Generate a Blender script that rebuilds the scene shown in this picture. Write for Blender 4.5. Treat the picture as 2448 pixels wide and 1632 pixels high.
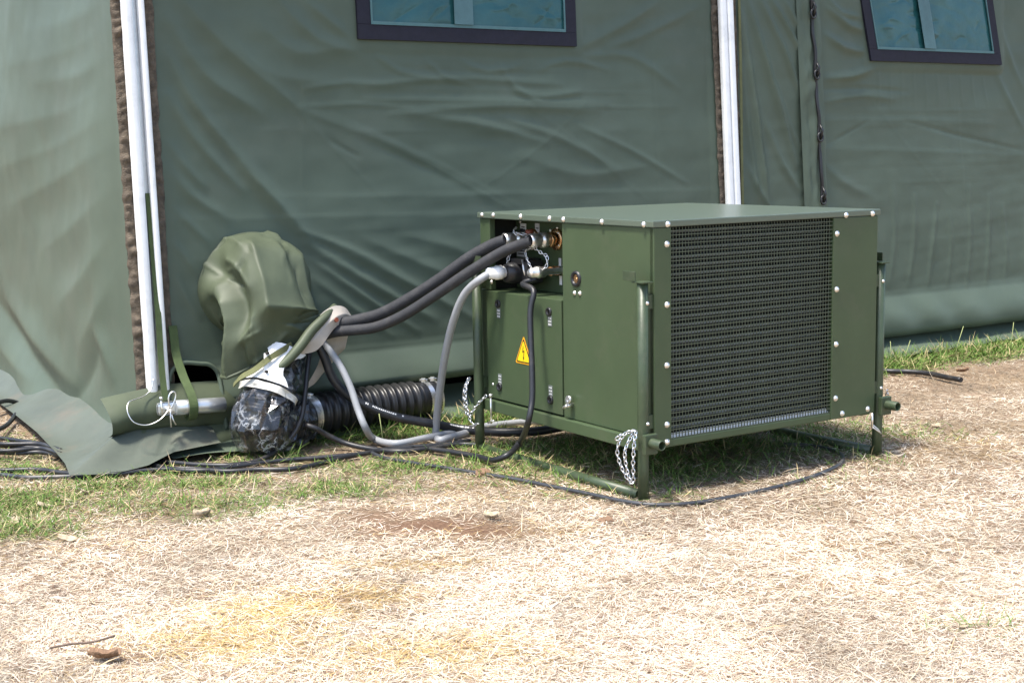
import bpy, bmesh, math, random
import numpy as np
from mathutils import Vector, Matrix

# ------------------------------------------------------------------ reset
for o in list(bpy.data.objects): bpy.data.objects.remove(o)
SC = bpy.context.scene
COL = SC.collection
random.seed(7); RNG = np.random.default_rng(11)
R = math.radians

# ------------------------------------------------------------------ camera
cam_d = bpy.data.cameras.new('camera'); cam = bpy.data.objects.new('camera', cam_d); COL.objects.link(cam)
cam_d.sensor_width = 36; cam_d.lens = 36*3315.7/2448; cam_d.clip_start = .05; cam_d.clip_end = 500
_r = Vector((.99985208, -.00232677, -.01704104)); _u = Vector((.01719915, .1352639, .99066032)); _f = Vector((0, .99080688, -.13528391))
M4 = Matrix.Identity(4)
for i in range(3):
    M4[i][0] = _r[i]; M4[i][1] = _u[i]; M4[i][2] = -_f[i]
M4[2][3] = 1.018
cam.matrix_world = M4
SC.camera = cam

# ------------------------------------------------------------------ sky, sun, exposure
SUN_EL, SUN_AZ = R(70), math.atan2(-.772, -.636)      # high sun from the left, azimuth measured from +Y towards +X
w = bpy.data.worlds.new('World'); SC.world = w; w.use_nodes = True
nt = w.node_tree; nt.nodes.clear()
sky = nt.nodes.new('ShaderNodeTexSky'); sky.sky_type = 'NISHITA'; sky.sun_disc = False
sky.sun_elevation = SUN_EL; sky.sun_rotation = SUN_AZ; sky.dust_density = 2.0; sky.air_density = 1.0
bg = nt.nodes.new('ShaderNodeBackground'); bg.inputs[1].default_value = .15
wo = nt.nodes.new('ShaderNodeOutputWorld'); nt.links.new(sky.outputs[0], bg.inputs[0]); nt.links.new(bg.outputs[0], wo.inputs[0])
sd = bpy.data.lights.new('sun', 'SUN'); sd.energy = 3.0; sd.angle = R(9); sd.color = (1, .95, .86)
sun = bpy.data.objects.new('sun', sd); COL.objects.link(sun)
dv = Vector((math.sin(SUN_AZ)*math.cos(SUN_EL), math.cos(SUN_AZ)*math.cos(SUN_EL), math.sin(SUN_EL)))
sun.rotation_euler = dv.to_track_quat('Z', 'Y').to_euler(); sun.location = dv*20
SC.view_settings.view_transform = 'Standard'; SC.view_settings.look = 'None'
SC.view_settings.gamma = 1; SC.view_settings.use_curve_mapping = False
SC.view_settings.exposure = 1.3
SC.render.engine = 'CYCLES'
FOLDS_MID= [([(0.594, 1.186), (1.018, 1.032), (1.483, 0.797)], 0.018699999999999998, 0.0069, 'g'), ([(0.715, 1.168), (1.15, 0.989), (1.546, 0.794)], 0.0102, 0.00345, 'g'), ([(0.111, 1.376), (0.185, 1.215), (0.303, 1.065), (0.488, 0.845)], 0.029750000000000002, 0.0217, 'g'), ([(0.106, 1.229), (0.178, 1.096), (0.266, 0.99), (0.357, 0.896)], 0.0255, 0.01705, 'g'), ([(0.119, 1.493), (0.239, 1.305), (0.441, 1.171)], 0.0425, 0.018600000000000002, 'g'), ([(0.177, 1.554), (0.355, 1.367), (0.594, 1.186)], 0.0425, 0.018600000000000002, 'g'), ([(0.362, 0.972), (0.488, 0.845), (0.616, 0.698)], 0.0425, 0.024800000000000003, 'g'), ([(0.095, 1.067), (0.154, 0.977), (0.213, 0.915)], 0.02125, 0.012400000000000001, 'g'), ([(0.103, 0.963), (0.163, 0.887), (0.286, 0.807)], 0.0255, 0.013949999999999999, 'g'), ([(0.098, 0.844), (0.171, 0.766), (0.216, 0.718)], 0.017, 0.009300000000000001, 'g'), ([(0.09, 0.725), (0.133, 0.662), (0.176, 0.599)], 0.017, 0.009300000000000001, 'g'), ([(0.09, 0.605), (0.124, 0.527), (0.167, 0.462)], 0.017, 0.009300000000000001, 'g'), ([(0.461, 1.476), (0.59, 1.388), (0.801, 1.409)], 0.0425, 0.0115, 'g'), ([(0.269, 1.528), (0.451, 1.324), (0.722, 1.281)], 0.0425, 0.010349999999999998, 'g'), ([(0.635, 1.574), (0.735, 1.501), (0.829, 1.433)], 0.0255, 0.0115, 'g'), ([(0.533, 1.57), (0.679, 1.437), (0.836, 1.394)], 0.034, 0.0138, 'g'), ([(0.828, 1.267), (1.265, 1.305), (1.763, 1.286)], 0.02125, 0.010349999999999998, 'g'), ([(0.862, 1.222), (1.361, 1.219), (2.006, 1.208)], 0.018699999999999998, 0.0092, 'g'), ([(0.97, 1.168), (1.462, 1.197), (1.959, 1.181)], 0.0255, 0.0115, 'g'), ([(0.616, 1.257), (0.793, 1.282), (0.976, 1.277)], 0.015299999999999998, 0.0069, 'g'), ([(0.595, 1.194), (0.843, 1.203), (1.065, 1.188)], 0.0102, 0.0046, 'g'), ([(1.064, 1.168), (1.396, 1.121), (1.687, 1.05)], 0.034, 0.0138, 'g'), ([(1.459, 1.155), (1.753, 1.067), (2.04, 0.937)], 0.0255, 0.010349999999999998, 'g'), ([(1.844, 1.119), (2.114, 1.018), (2.423, 0.872)], 0.017, 0.00805, 'g'), ([(1.527, 1.258), (1.674, 1.238), (1.85, 1.257)], 0.017, 0.0115, 'g'), ([(1.47, 1.359), (1.528, 1.275), (1.652, 1.215)], 0.017, 0.00805, 'g'), ([(1.132, 1.369), (1.226, 1.304), (1.344, 1.281)], 0.01275, 0.0069, 'g'), ([(1.289, 1.372), (1.407, 1.332), (1.574, 1.361)], 0.017, 0.00805, 'g'), ([(0.926, 1.38), (1.016, 1.326), (1.167, 1.304)], 0.017, 0.00805, 'g'), ([(1.658, 1.345), (1.79, 1.383), (2.012, 1.352)], 0.017, 0.00805, 'g'), ([(1.858, 1.437), (2.089, 1.533), (2.306, 1.65)], 0.034, 0.0138, 'g'), ([(1.857, 1.402), (2.13, 1.408), (2.389, 1.284)], 0.0255, 0.00805, 'g'), ([(2.016, 1.441), (2.205, 1.501), (2.501, 1.621)], 0.0255, 0.0092, 'g'), ([(1.556, 0.999), (1.835, 0.923), (2.23, 0.951)], 0.0425, 0.0092, 'g'), ([(0.871, 1.059), (1.148, 0.956), (1.342, 0.867)], 0.0425, -0.00805, 'g'), ([(0.71, 1.076), (0.779, 1.036), (0.831, 1.011)], 0.0102, -0.0069, 'g'), ([(0.389, 0.877), (0.952, 0.864), (2.574, 0.838)], 0.0085, 0.0046, 's'), ([(0.095, 0.807), (1.348, 0.783), (2.597, 0.771)], 0.0068, 0.0046, 's'), ([(0.846, 1.259), (1.165, 1.262), (2.242, 1.255)], 0.0051, 0.002875, 'k'), ([(0.789, 1.206), (1.359, 1.195), (2.386, 1.199)], 0.0051, 0.00345, 'k'), ([(0.59, 0.699), (0.841, 0.54), (1.117, 0.378)], 0.0255, 0.017249999999999998, 'g'), ([(0.613, 0.635), (0.837, 0.474), (1.037, 0.342)], 0.017, 0.012649999999999998, 'g'), ([(0.687, 0.695), (0.972, 0.548), (1.296, 0.372)], 0.0255, 0.014949999999999998, 'g'), ([(0.832, 0.704), (1.09, 0.59), (1.323, 0.49)], 0.034, 0.012649999999999998, 'g'), ([(0.609, 0.571), (0.745, 0.465), (0.922, 0.335)], 0.017, 0.010349999999999998, 'g'), ([(1.0, 0.712), (1.23, 0.65), (1.328, 0.593)], 0.034, 0.0092, 'g'), ([(0.567, 0.748), (0.757, 0.675), (0.936, 0.583)], 0.017, 0.0115, 'g'), ([(0.642, 1.575), (0.612, 1.186), (0.577, 0.763)], 0.00425, 0.00253, 'k'), ([(0.944, 1.365), (1.17, 1.35), (1.854, 1.34)], 0.00425, 0.00253, 'k'), ([(0.117, 1.126), (0.607, 1.108), (2.583, 1.097)], 0.0034, 0.0016099999999999999, 'k'), ([(0.094, 0.665), (0.755, 0.643), (1.33, 0.636)], 0.0034, 0.0018399999999999998, 'k'), ([(2.251, 1.466), (2.26, 1.099), (2.26, 0.783)], 0.00425, 0.00207, 'k'), ([(1.567, 1.215), (1.841, 1.048), (2.223, 0.785)], 0.00425, 0.0023, 'k'), ([(0.389, 1.383), (0.709, 1.06), (0.95, 0.829)], 0.00425, 0.0023, 'k'), ([(1.963, 1.28), (1.665, 1.05), (1.342, 0.867)], 0.0051, 0.0023, 'k')]
FOLDS_RIGHT= [([(3.254, 0.85), (3.894, 0.838), (4.758, 0.833)], 0.0034, 0.0018, 'k'), ([(4.231, 1.392), (4.257, 0.868), (4.267, 0.335)], 0.00425, 0.0018, 'k'), ([(3.276, 0.563), (3.888, 0.554), (4.756, 0.558)], 0.0034, 0.0018, 'k'), ([(3.473, 1.358), (3.833, 1.026), (4.221, 0.693)], 0.00425, 0.0018, 'k'), ([(2.756, 1.613), (2.834, 1.193), (2.901, 0.761)], 0.029750000000000002, 0.038, 'g'), ([(2.761, 1.384), (2.803, 1.057), (2.847, 0.763)], 0.017, 0.019, 'g'), ([(2.797, 1.672), (2.933, 1.329), (3.086, 0.935)], 0.0255, 0.0304, 'g'), ([(2.877, 1.675), (3.018, 1.448), (3.123, 1.253)], 0.02125, 0.0228, 'g'), ([(2.944, 1.679), (3.049, 1.547), (3.134, 1.431)], 0.017, 0.0228, 'g'), ([(3.025, 1.682), (3.105, 1.568), (3.145, 1.511)], 0.017, 0.019, 'g'), ([(2.9, 1.134), (3.003, 0.936), (3.111, 0.814)], 0.0255, 0.019, 'g'), ([(2.786, 0.94), (2.836, 0.842), (2.914, 0.741)], 0.017, 0.0152, 'g'), ([(2.959, 1.31), (3.063, 1.094), (3.13, 0.994)], 0.017, 0.0152, 'g'), ([(3.287, 1.535), (3.416, 1.478), (3.565, 1.462)], 0.0255, 0.0209, 'g'), ([(3.305, 1.655), (3.448, 1.58), (3.552, 1.564)], 0.0255, 0.0209, 'g'), ([(3.282, 1.335), (3.472, 1.348), (3.624, 1.391)], 0.0255, 0.019, 'g'), ([(3.306, 1.695), (3.391, 1.639), (3.524, 1.624)], 0.017, 0.0152, 'g'), ([(3.237, 1.28), (3.561, 1.291), (3.87, 1.276)], 0.011899999999999999, -0.007, 'g'), ([(3.265, 1.224), (3.53, 1.256), (3.775, 1.241)], 0.017, 0.008, 'g'), ([(3.277, 1.143), (3.899, 1.145), (4.502, 1.13)], 0.0051, 0.004, 's'), ([(3.288, 1.022), (3.436, 1.082), (3.587, 1.137)], 0.0085, -0.005, 'g'), ([(3.836, 1.138), (4.226, 1.066), (4.759, 0.982)], 0.0136, -0.006, 'g'), ([(3.273, 1.012), (3.833, 0.994), (4.759, 0.959)], 0.0085, 0.005, 's'), ([(3.468, 1.19), (3.9, 1.185), (4.574, 1.197)], 0.0051, 0.003, 'k'), ([(4.54, 1.397), (4.645, 1.243), (4.76, 1.107)], 0.0255, 0.01, 'g'), ([(4.578, 1.62), (4.683, 1.422), (4.762, 1.311)], 0.0255, 0.01, 'g'), ([(3.243, 0.952), (3.401, 0.846), (3.579, 0.779)], 0.034, 0.009, 'g'), ([(3.237, 0.749), (3.367, 0.683), (3.545, 0.592)], 0.0255, 0.008, 'g'), ([(3.654, 1.377), (3.658, 1.288), (3.65, 1.205)], 0.0085, 0.0035, 'g'), ([(3.737, 1.376), (3.741, 1.289), (3.737, 1.206)], 0.0085, 0.0035, 'g'), ([(3.821, 1.374), (3.826, 1.29), (3.824, 1.206)], 0.0085, 0.0035, 'g'), ([(3.907, 1.372), (3.912, 1.291), (3.913, 1.206)], 0.0085, 0.0035, 'g'), ([(3.993, 1.371), (3.998, 1.292), (4.003, 1.207)], 0.0085, 0.0035, 'g'), ([(4.081, 1.369), (4.087, 1.293), (4.095, 1.207)], 0.0085, 0.0035, 'g'), ([(4.17, 1.367), (4.176, 1.294), (4.188, 1.207)], 0.0085, 0.0035, 'g'), ([(4.261, 1.365), (4.267, 1.295), (4.282, 1.208)], 0.0085, 0.0035, 'g'), ([(4.353, 1.363), (4.358, 1.296), (4.378, 1.208)], 0.0085, 0.0035, 'g'), ([(4.446, 1.362), (4.452, 1.297), (4.475, 1.208)], 0.0085, 0.0035, 'g'), ([(3.735, 0.816), (3.735, 0.54), (3.693, 0.34)], 0.018699999999999998, 0.007, 'g'), ([(3.889, 0.769), (3.872, 0.533), (3.833, 0.33)], 0.018699999999999998, 0.009000000000000001, 'g'), ([(4.048, 0.721), (4.011, 0.526), (3.975, 0.321)], 0.018699999999999998, 0.011, 'g'), ([(4.14, 0.674), (4.154, 0.519), (4.121, 0.311)], 0.018699999999999998, 0.007, 'g'), ([(4.307, 0.8), (4.3, 0.512), (4.27, 0.301)], 0.018699999999999998, 0.009000000000000001, 'g'), ([(4.477, 0.751), (4.45, 0.504), (4.423, 0.291)], 0.018699999999999998, 0.011, 'g'), ([(4.576, 0.702), (4.603, 0.496), (4.579, 0.28)], 0.018699999999999998, 0.007, 'g'), ([(4.753, 0.65), (4.759, 0.488), (4.739, 0.269)], 0.018699999999999998, 0.009000000000000001, 'g')]
FOLDS_END= [([(0.084, 1.272), (0.533, 1.2), (1.374, 1.158), (1.811, 1.131)], 0.16, 0.02, 'g'), ([(0.094, 1.156), (0.664, 1.076), (1.628, 0.978)], 0.14, 0.02, 'g'), ([(0.093, 1.053), (0.632, 0.963), (1.452, 0.832)], 0.13, 0.02, 'g'), ([(0.075, 1.458), (0.492, 1.416), (1.315, 1.403)], 0.14, 0.016, 'g'), ([(0.083, 1.544), (0.471, 1.521), (1.093, 1.525)], 0.12, 0.014, 'g'), ([(0.1, 0.906), (0.507, 0.789), (1.102, 0.647)], 0.13, 0.018, 'g'), ([(0.124, 0.756), (0.386, 0.62), (0.844, 0.455)], 0.1, 0.016, 'g'), ([(0.126, 0.605), (0.314, 0.467), (0.539, 0.333)], 0.08, 0.014, 'g'), ([(0.07, 1.357), (0.408, 1.318), (0.956, 1.315)], 0.08, 0.012, 'g'), ([(0.164, 0.233), (0.238, 0.349), (0.325, 0.403)], 0.07, 0.03, 'g'), ([(2.005, 0.401), (1.456, 0.236), (0.748, 0.08)], 0.1, -0.04, 'g'), ([(1.698, 0.405), (1.182, 0.283), (0.649, 0.17)], 0.1, 0.035, 'g'), ([(2.049, 0.235), (1.618, 0.142), (1.219, 0.115)], 0.15, 0.04, 'g'), ([(0.722, 0.075), (0.455, 0.228), (0.311, 0.341)], 0.07, -0.02, 'g')]
CABLES= {'hoseA': [[-0.693, 4.859, 0.388], [-0.628, 4.841, 0.424], [-0.553, 4.819, 0.442], [-0.462, 4.792, 0.466], [-0.352, 4.76, 0.523], [-0.243, 4.728, 0.592], [-0.137, 4.694, 0.667], [-0.062, 4.671, 0.708], [-0.013, 4.641, 0.727]], 'hoseB': [[-0.691, 4.839, 0.383], [-0.618, 4.813, 0.405], [-0.546, 4.786, 0.414], [-0.475, 4.76, 0.425], [-0.381, 4.725, 0.464], [-0.257, 4.678, 0.542], [-0.136, 4.629, 0.624], [-0.018, 4.581, 0.695], [0.033, 4.561, 0.715], [0.072, 4.529, 0.73]], 'greyA': [[-0.069, 4.599, 0.62], [-0.099, 4.586, 0.603], [-0.152, 4.625, 0.554], [-0.197, 4.678, 0.456], [-0.233, 4.744, 0.32], [-0.257, 4.804, 0.187], [-0.272, 4.848, 0.086], [-0.278, 4.872, 0.018], [-0.257, 4.794, 0.018], [-0.224, 4.837, 0.018], [-0.164, 4.916, 0.018]], 'greyB': [[-0.706, 4.841, 0.399], [-0.659, 4.823, 0.362], [-0.604, 4.794, 0.291], [-0.565, 4.766, 0.215], [-0.539, 4.739, 0.142], [-0.514, 4.717, 0.085], [-0.492, 4.81, 0.022], [-0.409, 4.729, 0.022], [-0.308, 4.817, 0.022], [-0.204, 4.924, 0.022], [-0.095, 5.011, 0.022], [0.017, 5.067, 0.022], [0.131, 5.091, 0.022]], 'rubber': [[-0.688, 4.818, 0.378], [-0.66, 4.821, 0.316], [-0.632, 4.824, 0.237], [-0.581, 4.829, 0.176], [-0.507, 4.837, 0.131], [-0.416, 4.849, 0.093], [-0.294, 4.866, 0.064], [-0.188, 4.923, 0.03], [-0.046, 4.855, 0.03], [0.078, 4.86, 0.03], [0.191, 4.946, 0.03]], 'control': [[0.086, 4.49, 0.61], [0.039, 4.471, 0.595], [0.072, 4.411, 0.577], [0.061, 4.393, 0.521], [0.06, 4.364, 0.427], [0.062, 4.334, 0.333], [0.06, 4.305, 0.241], [0.048, 4.286, 0.182], [0.017, 4.491, 0.065], [-0.022, 4.383, 0.05], [-0.064, 4.405, 0.03], [-0.124, 4.516, 0.018], [-0.206, 4.59, 0.018], [-0.291, 4.652, 0.018]], 'thin': [[-0.705, 4.794, 0.351], [-0.712, 4.76, 0.28], [-0.718, 4.719, 0.195], [-0.728, 4.685, 0.125], [-0.756, 4.656, 0.071], [-0.8, 4.629, 0.029], [-0.858, 4.534, 0.012], [-0.934, 4.475, 0.012], [-1.037, 4.489, 0.012], [-1.14, 4.53, 0.012], [-1.229, 4.563, 0.012], [-1.296, 4.542, 0.012]], 'ductcable': [[-0.719, 4.697, 0.1], [-0.685, 4.691, 0.09], [-0.647, 4.714, 0.06], [-0.589, 4.721, 0.03], [-0.495, 4.687, 0.014], [-0.386, 4.636, 0.014], [-0.292, 4.671, 0.014], [-0.182, 4.733, 0.014], [-0.121, 4.714, 0.014]], 'floorA': [[-1.782, 4.48, 0.011], [-1.689, 4.46, 0.011], [-1.576, 4.465, 0.011], [-1.457, 4.406, 0.011], [-1.305, 4.37, 0.011], [-1.193, 4.423, 0.011], [-1.069, 4.439, 0.011], [-0.931, 4.391, 0.011], [-0.836, 4.408, 0.011], [-0.736, 4.407, 0.011], [-0.659, 4.458, 0.011], [-0.572, 4.569, 0.011], [-0.463, 4.656, 0.011], [-0.347, 4.703, 0.011]], 'floorB': [[-1.754, 4.408, 0.01], [-1.667, 4.401, 0.01], [-1.567, 4.357, 0.01], [-1.483, 4.357, 0.01], [-1.375, 4.367, 0.01]], 'floorC': [[-1.237, 4.537, 0.012], [-1.108, 4.425, 0.012], [-1.004, 4.404, 0.012], [-0.89, 4.471, 0.012], [-0.785, 4.528, 0.012], [-0.645, 4.57, 0.012], [-0.518, 4.615, 0.012], [-0.421, 4.691, 0.012], [-0.273, 4.736, 0.012], [-0.153, 4.799, 0.012]], 'loop': [[-0.491, 4.645, 0.011], [-0.439, 4.559, 0.011], [-0.33, 4.465, 0.011], [-0.212, 4.38, 0.011], [-0.098, 4.292, 0.011], [0.012, 4.207, 0.011], [0.117, 4.109, 0.011], [0.217, 4.015, 0.011], [0.301, 3.931, 0.011], [0.384, 3.875, 0.011], [0.483, 3.874, 0.011], [0.59, 3.922, 0.011], [0.719, 4.006, 0.011], [0.843, 4.106, 0.011], [0.963, 4.23, 0.011], [1.04, 4.34, 0.011], [1.075, 4.439, 0.011], [1.079, 4.505, 0.011], [1.055, 4.575, 0.011], [0.994, 4.636, 0.011], [0.924, 4.656, 0.011]], 'bundle0': [[-2.028, 5.04, 0.014], [-1.877, 4.98, 0.014], [-1.787, 4.926, 0.014], [-1.698, 4.873, 0.014], [-1.589, 4.776, 0.014]], 'bundle1': [[-1.997, 4.963, 0.026], [-1.818, 4.819, 0.026], [-1.747, 4.813, 0.026], [-1.676, 4.807, 0.026], [-1.561, 4.69, 0.026]], 'bundle2': [[-1.978, 4.912, 0.014], [-1.832, 4.854, 0.014], [-1.749, 4.818, 0.014], [-1.673, 4.797, 0.014], [-1.571, 4.718, 0.014]], 'bundle3': [[-1.949, 4.837, 0.026], [-1.775, 4.7, 0.026], [-1.71, 4.709, 0.026], [-1.65, 4.733, 0.026], [-1.543, 4.633, 0.026]], 'bundle4': [[-1.931, 4.789, 0.014], [-1.788, 4.735, 0.014], [-1.713, 4.715, 0.014], [-1.648, 4.724, 0.014], [-1.552, 4.66, 0.014]], 'coil_left': [[-2.106, 5.334, 0.05], [-2.089, 5.473, 0.05], [-2.062, 5.569, 0.05], [-2.04, 5.627, 0.03], [-1.938, 5.288, 0.03], [-1.91, 5.072, 0.03], [-1.947, 4.955, 0.03]], 'pipe': [[1.609, 6.227, 0.016], [1.685, 6.143, 0.016], [1.767, 6.121, 0.016], [1.837, 6.064, 0.016], [1.888, 5.951, 0.016], [1.927, 5.877, 0.016]]}
FLAP= [[-2.202, 5.875, 0.02], [-2.145, 6.035, 0.02], [-2.057, 6.177, 0.02], [-1.827, 5.87, 0.02], [-1.595, 5.541, 0.02], [-1.41, 5.078, 0.02], [-1.452, 5.025, 0.02], [-1.342, 4.823, 0.02], [-1.082, 4.765, 0.02], [-0.964, 4.628, 0.02], [-1.054, 4.705, 0.02], [-1.14, 4.56, 0.02], [-1.195, 4.434, 0.02], [-1.281, 4.36, 0.02], [-1.416, 4.322, 0.02], [-1.466, 4.436, 0.02], [-1.549, 4.606, 0.02], [-1.73, 4.946, 0.02], [-1.924, 5.294, 0.02], [-2.117, 5.639, 0.02]]
SPOTS= {'a': [-1.416, 3.835], 'b': [-1.391, 4.004], 'c': [-1.318, 4.157], 'd': [-1.197, 3.601], 'e': [-0.89, 3.847], 'f': [-0.064, 3.747], 'g': [-0.845, 2.727], 'h': [0.255, 3.726], 'i': [-0.099, 4.302], 'j': [2.01, 6.108], 'k': [1.528, 4.922], 'l': [1.497, 4.748], 'm': [-1.224, 4.485], 'n': [-0.594, 3.369], 'o': [-0.327, 3.631], 'p': [0.689, 3.767], 'q': [0.948, 2.841], 'r': [-0.389, 3.102], 'tw0': [-0.974, 2.778], 'tw1': [-0.852, 2.829], 'soil0': [-0.41, 3.816], 'soil1': [-0.218, 3.689], 'soil2': [-0.098, 3.617], 'soil3': [-0.352, 3.59], 'yel0': [-0.529, 3.032], 'yel1': [-0.34, 3.115], 'yel2': [-0.581, 2.836], 'yel3': [-0.255, 3.349], 'yel4': [0.841, 3.181], 'gr0': [-1.475, 4.087], 'gr1': [-1.268, 4.237], 'gr2': [-1.032, 4.277], 'gr3': [-0.564, 4.158], 'gr4': [-0.403, 4.474], 'gr5': [-1.581, 4.564], 'gr6': [1.969, 6.368], 'gr7': [2.455, 6.885], 'gr8': [-1.355, 3.74], 'gr9': [-0.045, 4.645], 'gr10': [0.567, 4.218], 'gr11': [0.984, 2.839], 'gr12': [-0.457, 4.293], 'gr13': [0.167, 4.367]}

# ------------------------------------------------------------------ materials
MATS = {}
def mat(name, base, rough=.5, metal=0., var=.0, vscale=6., bump=0., bscale=200., spec=.5, coat=0., col2=None, attr=None, dirt=None):
    if name in MATS: return MATS[name]
    m = bpy.data.materials.new(name); m.use_nodes = True; nt = m.node_tree; N = nt.nodes; L = nt.links
    p = N['Principled BSDF']
    p.inputs['Base Color'].default_value = (*base, 1); p.inputs['Roughness'].default_value = rough
    p.inputs['Metallic'].default_value = metal; p.inputs['Specular IOR Level'].default_value = spec
    p.inputs['Coat Weight'].default_value = coat; p.inputs['Coat Roughness'].default_value = .08
    tc = N.new('ShaderNodeTexCoord')
    src = None
    if attr:
        a = N.new('ShaderNodeAttribute'); a.attribute_name = attr; L.new(a.outputs['Color'], p.inputs['Base Color']); src = a.outputs['Color']
    if var > 0 or col2:
        n = N.new('ShaderNodeTexNoise'); n.inputs['Scale'].default_value = vscale; n.inputs['Detail'].default_value = 6; n.inputs['Roughness'].default_value = .6
        L.new(tc.outputs['Object'], n.inputs['Vector'])
        r = N.new('ShaderNodeValToRGB'); r.color_ramp.elements[0].position = .32; r.color_ramp.elements[1].position = .68
        c2 = col2 if col2 else tuple(min(1, c*(1+var)) for c in base)
        c1 = base if col2 else tuple(c*(1-var) for c in base)
        r.color_ramp.elements[0].color = (*c1, 1); r.color_ramp.elements[1].color = (*c2, 1)
        L.new(n.outputs[0], r.inputs[0]); L.new(r.outputs[0], p.inputs['Base Color']); src = r.outputs[0]
        mr = N.new('ShaderNodeMapRange'); mr.inputs[3].default_value = max(.02, rough-.07); mr.inputs[4].default_value = min(1, rough+.09)
        n2 = N.new('ShaderNodeTexNoise'); n2.inputs['Scale'].default_value = vscale*2.7; n2.inputs['Detail'].default_value = 5
        L.new(tc.outputs['Object'], n2.inputs['Vector']); L.new(n2.outputs[0], mr.inputs[0]); L.new(mr.outputs[0], p.inputs['Roughness'])
    if dirt:      # (colour, amount, scale): blotches of dust / soil with a shape of their own
        n = N.new('ShaderNodeTexNoise'); n.inputs['Scale'].default_value = dirt[2]; n.inputs['Detail'].default_value = 8; n.inputs['Roughness'].default_value = .7
        L.new(tc.outputs['Object'], n.inputs['Vector'])
        r = N.new('ShaderNodeValToRGB'); r.color_ramp.elements[0].position = .52; r.color_ramp.elements[1].position = .72
        r.color_ramp.elements[0].color = (0, 0, 0, 1); r.color_ramp.elements[1].color = (dirt[1],)*3+(1,)
        L.new(n.outputs[0], r.inputs[0])
        mx = N.new('ShaderNodeMix'); mx.data_type = 'RGBA'; L.new(r.outputs[0], mx.inputs[0])
        if src: L.new(src, mx.inputs[6])
        else: mx.inputs[6].default_value = (*base, 1)
        mx.inputs[7].default_value = (*dirt[0], 1); L.new(mx.outputs[2], p.inputs['Base Color'])
    if bump > 0:
        n = N.new('ShaderNodeTexNoise'); n.inputs['Scale'].default_value = bscale; n.inputs['Detail'].default_value = 4
        L.new(tc.outputs['Object'], n.inputs['Vector'])
        b = N.new('ShaderNodeBump'); b.inputs['Strength'].default_value = bump; b.inputs['Distance'].default_value = .01
        L.new(n.outputs[0], b.inputs['Height']); L.new(b.outputs[0], p.inputs['Normal'])
    MATS[name] = m
    return m

CANVAS = mat('tent_canvas', (.084, .110, .080), .50, var=.09, vscale=3, bump=.05, bscale=420, spec=.26, dirt=((.110, .130, .102), .40, 2.4))
FLAPC = mat('dusty_flap_canvas', (.092, .106, .085), .5, var=.12, vscale=6, bump=.08, bscale=200, spec=.25, dirt=((.15, .125, .095), .6, 5))
CANVAS2 = mat('hood_canvas', (.076, .092, .056), .52, var=.18, vscale=5, bump=.05, bscale=300, spec=.3)
LINING = mat('pale_lining', (.42, .375, .32), .6, var=.15, vscale=9, bump=.1, bscale=60)
BAND = mat('brown_tape', (.105, .082, .058), .9, var=.45, vscale=40, bump=.6, bscale=220)
RAIL = mat('aluminium_rail', (.84, .84, .83), .38, metal=.08, var=.05, vscale=14, bump=.02, bscale=80, dirt=((.50, .50, .47), .45, 9))
ALU = mat('bare_aluminium', (.62, .64, .65), .33, metal=.75, var=.1, vscale=25, bump=.04, bscale=300)
WEB = mat('green_webbing', (.062, .092, .030), .8, var=.15, vscale=30, bump=.4, bscale=700)
WEBY = mat('yellow_webbing', (.13, .135, .055), .8, var=.15, vscale=30, bump=.4, bscale=500)
NAVY = mat('navy_border', (.0065, .006, .016), .75, var=.2, vscale=20, bump=.15, bscale=500)
PIPING = mat('pale_teal_edge', (.06, .14, .145), .5, var=.1, vscale=20)
VINYL = mat('window_vinyl', (.014, .070, .074), .14, var=.35, vscale=4, bump=.2, bscale=16, spec=.4, col2=(.030, .105, .108))
TEALTAPE = mat('teal_strap', (.065, .14, .15), .5, var=.12, vscale=15, bump=.1, bscale=200)
PAINT = mat('olive_paint', (.056, .082, .041), .36, var=.10, vscale=4, bump=.03, bscale=260, spec=.33, dirt=((.10, .105, .07), .3, 7))
LIDP = mat('sheen_lid_paint', (.090, .116, .086), .30, spec=.6, dirt=((.12, .145, .115), .3, 1.5))  # body olive lightened, blotches too, in place of sheen on the lid top
PAINTD = mat('olive_paint_tube', (.040, .060, .029), .42, var=.16, vscale=16, bump=.05, bscale=160, dirt=((.13, .12, .085), .35, 11))
WIRE = mat('grille_wire', (.080, .096, .060), .5, var=.15, vscale=40)
FIN = mat('condenser_fins', (.012, .012, .016), .7, var=.3, vscale=50)
COIL = mat('coil_tube_metal', (.15, .172, .178), .4, metal=.2, var=.3, vscale=18, bump=.2, bscale=400)
BRIGHT = mat('bright_strip', (.88, .88, .88), .4, metal=.0, var=.05, vscale=60)
INNER = mat('dark_interior', (.012, .014, .011), .8, var=.2)
STEEL = mat('zinc_steel', (.80, .78, .75), .32, metal=.92, var=.12, vscale=60)
CHROME = mat('galvanised_chain', (.62, .63, .65), .3, metal=1.0, var=.06, vscale=120)
BRASS = mat('brass', (.60, .36, .19), .26, metal=.95, var=.25, vscale=60)
BLACKP = mat('black_plastic', (.014, .014, .016), .4, var=.2, vscale=30)
RUBBER = mat('hose_insulation', (.022, .023, .027), .72, var=.18, vscale=30, bump=.15, bscale=240, dirt=((.085, .08, .075), .35, 22))
CABLE = mat('black_cable', (.014, .015, .018), .42, var=.2, vscale=20, bump=.05, bscale=150, dirt=((.12, .10, .08), .35, 9))
CABLEG = mat('dusty_cable', (.035, .038, .044), .4, var=.2, vscale=20, bump=.05, bscale=150, dirt=((.22, .19, .15), .6, 14))
GREYC = mat('grey_conduit', (.29, .30, .315), .4, var=.06, vscale=12, bump=.02, bscale=200, dirt=((.20, .18, .15), .3, 10))
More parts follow.
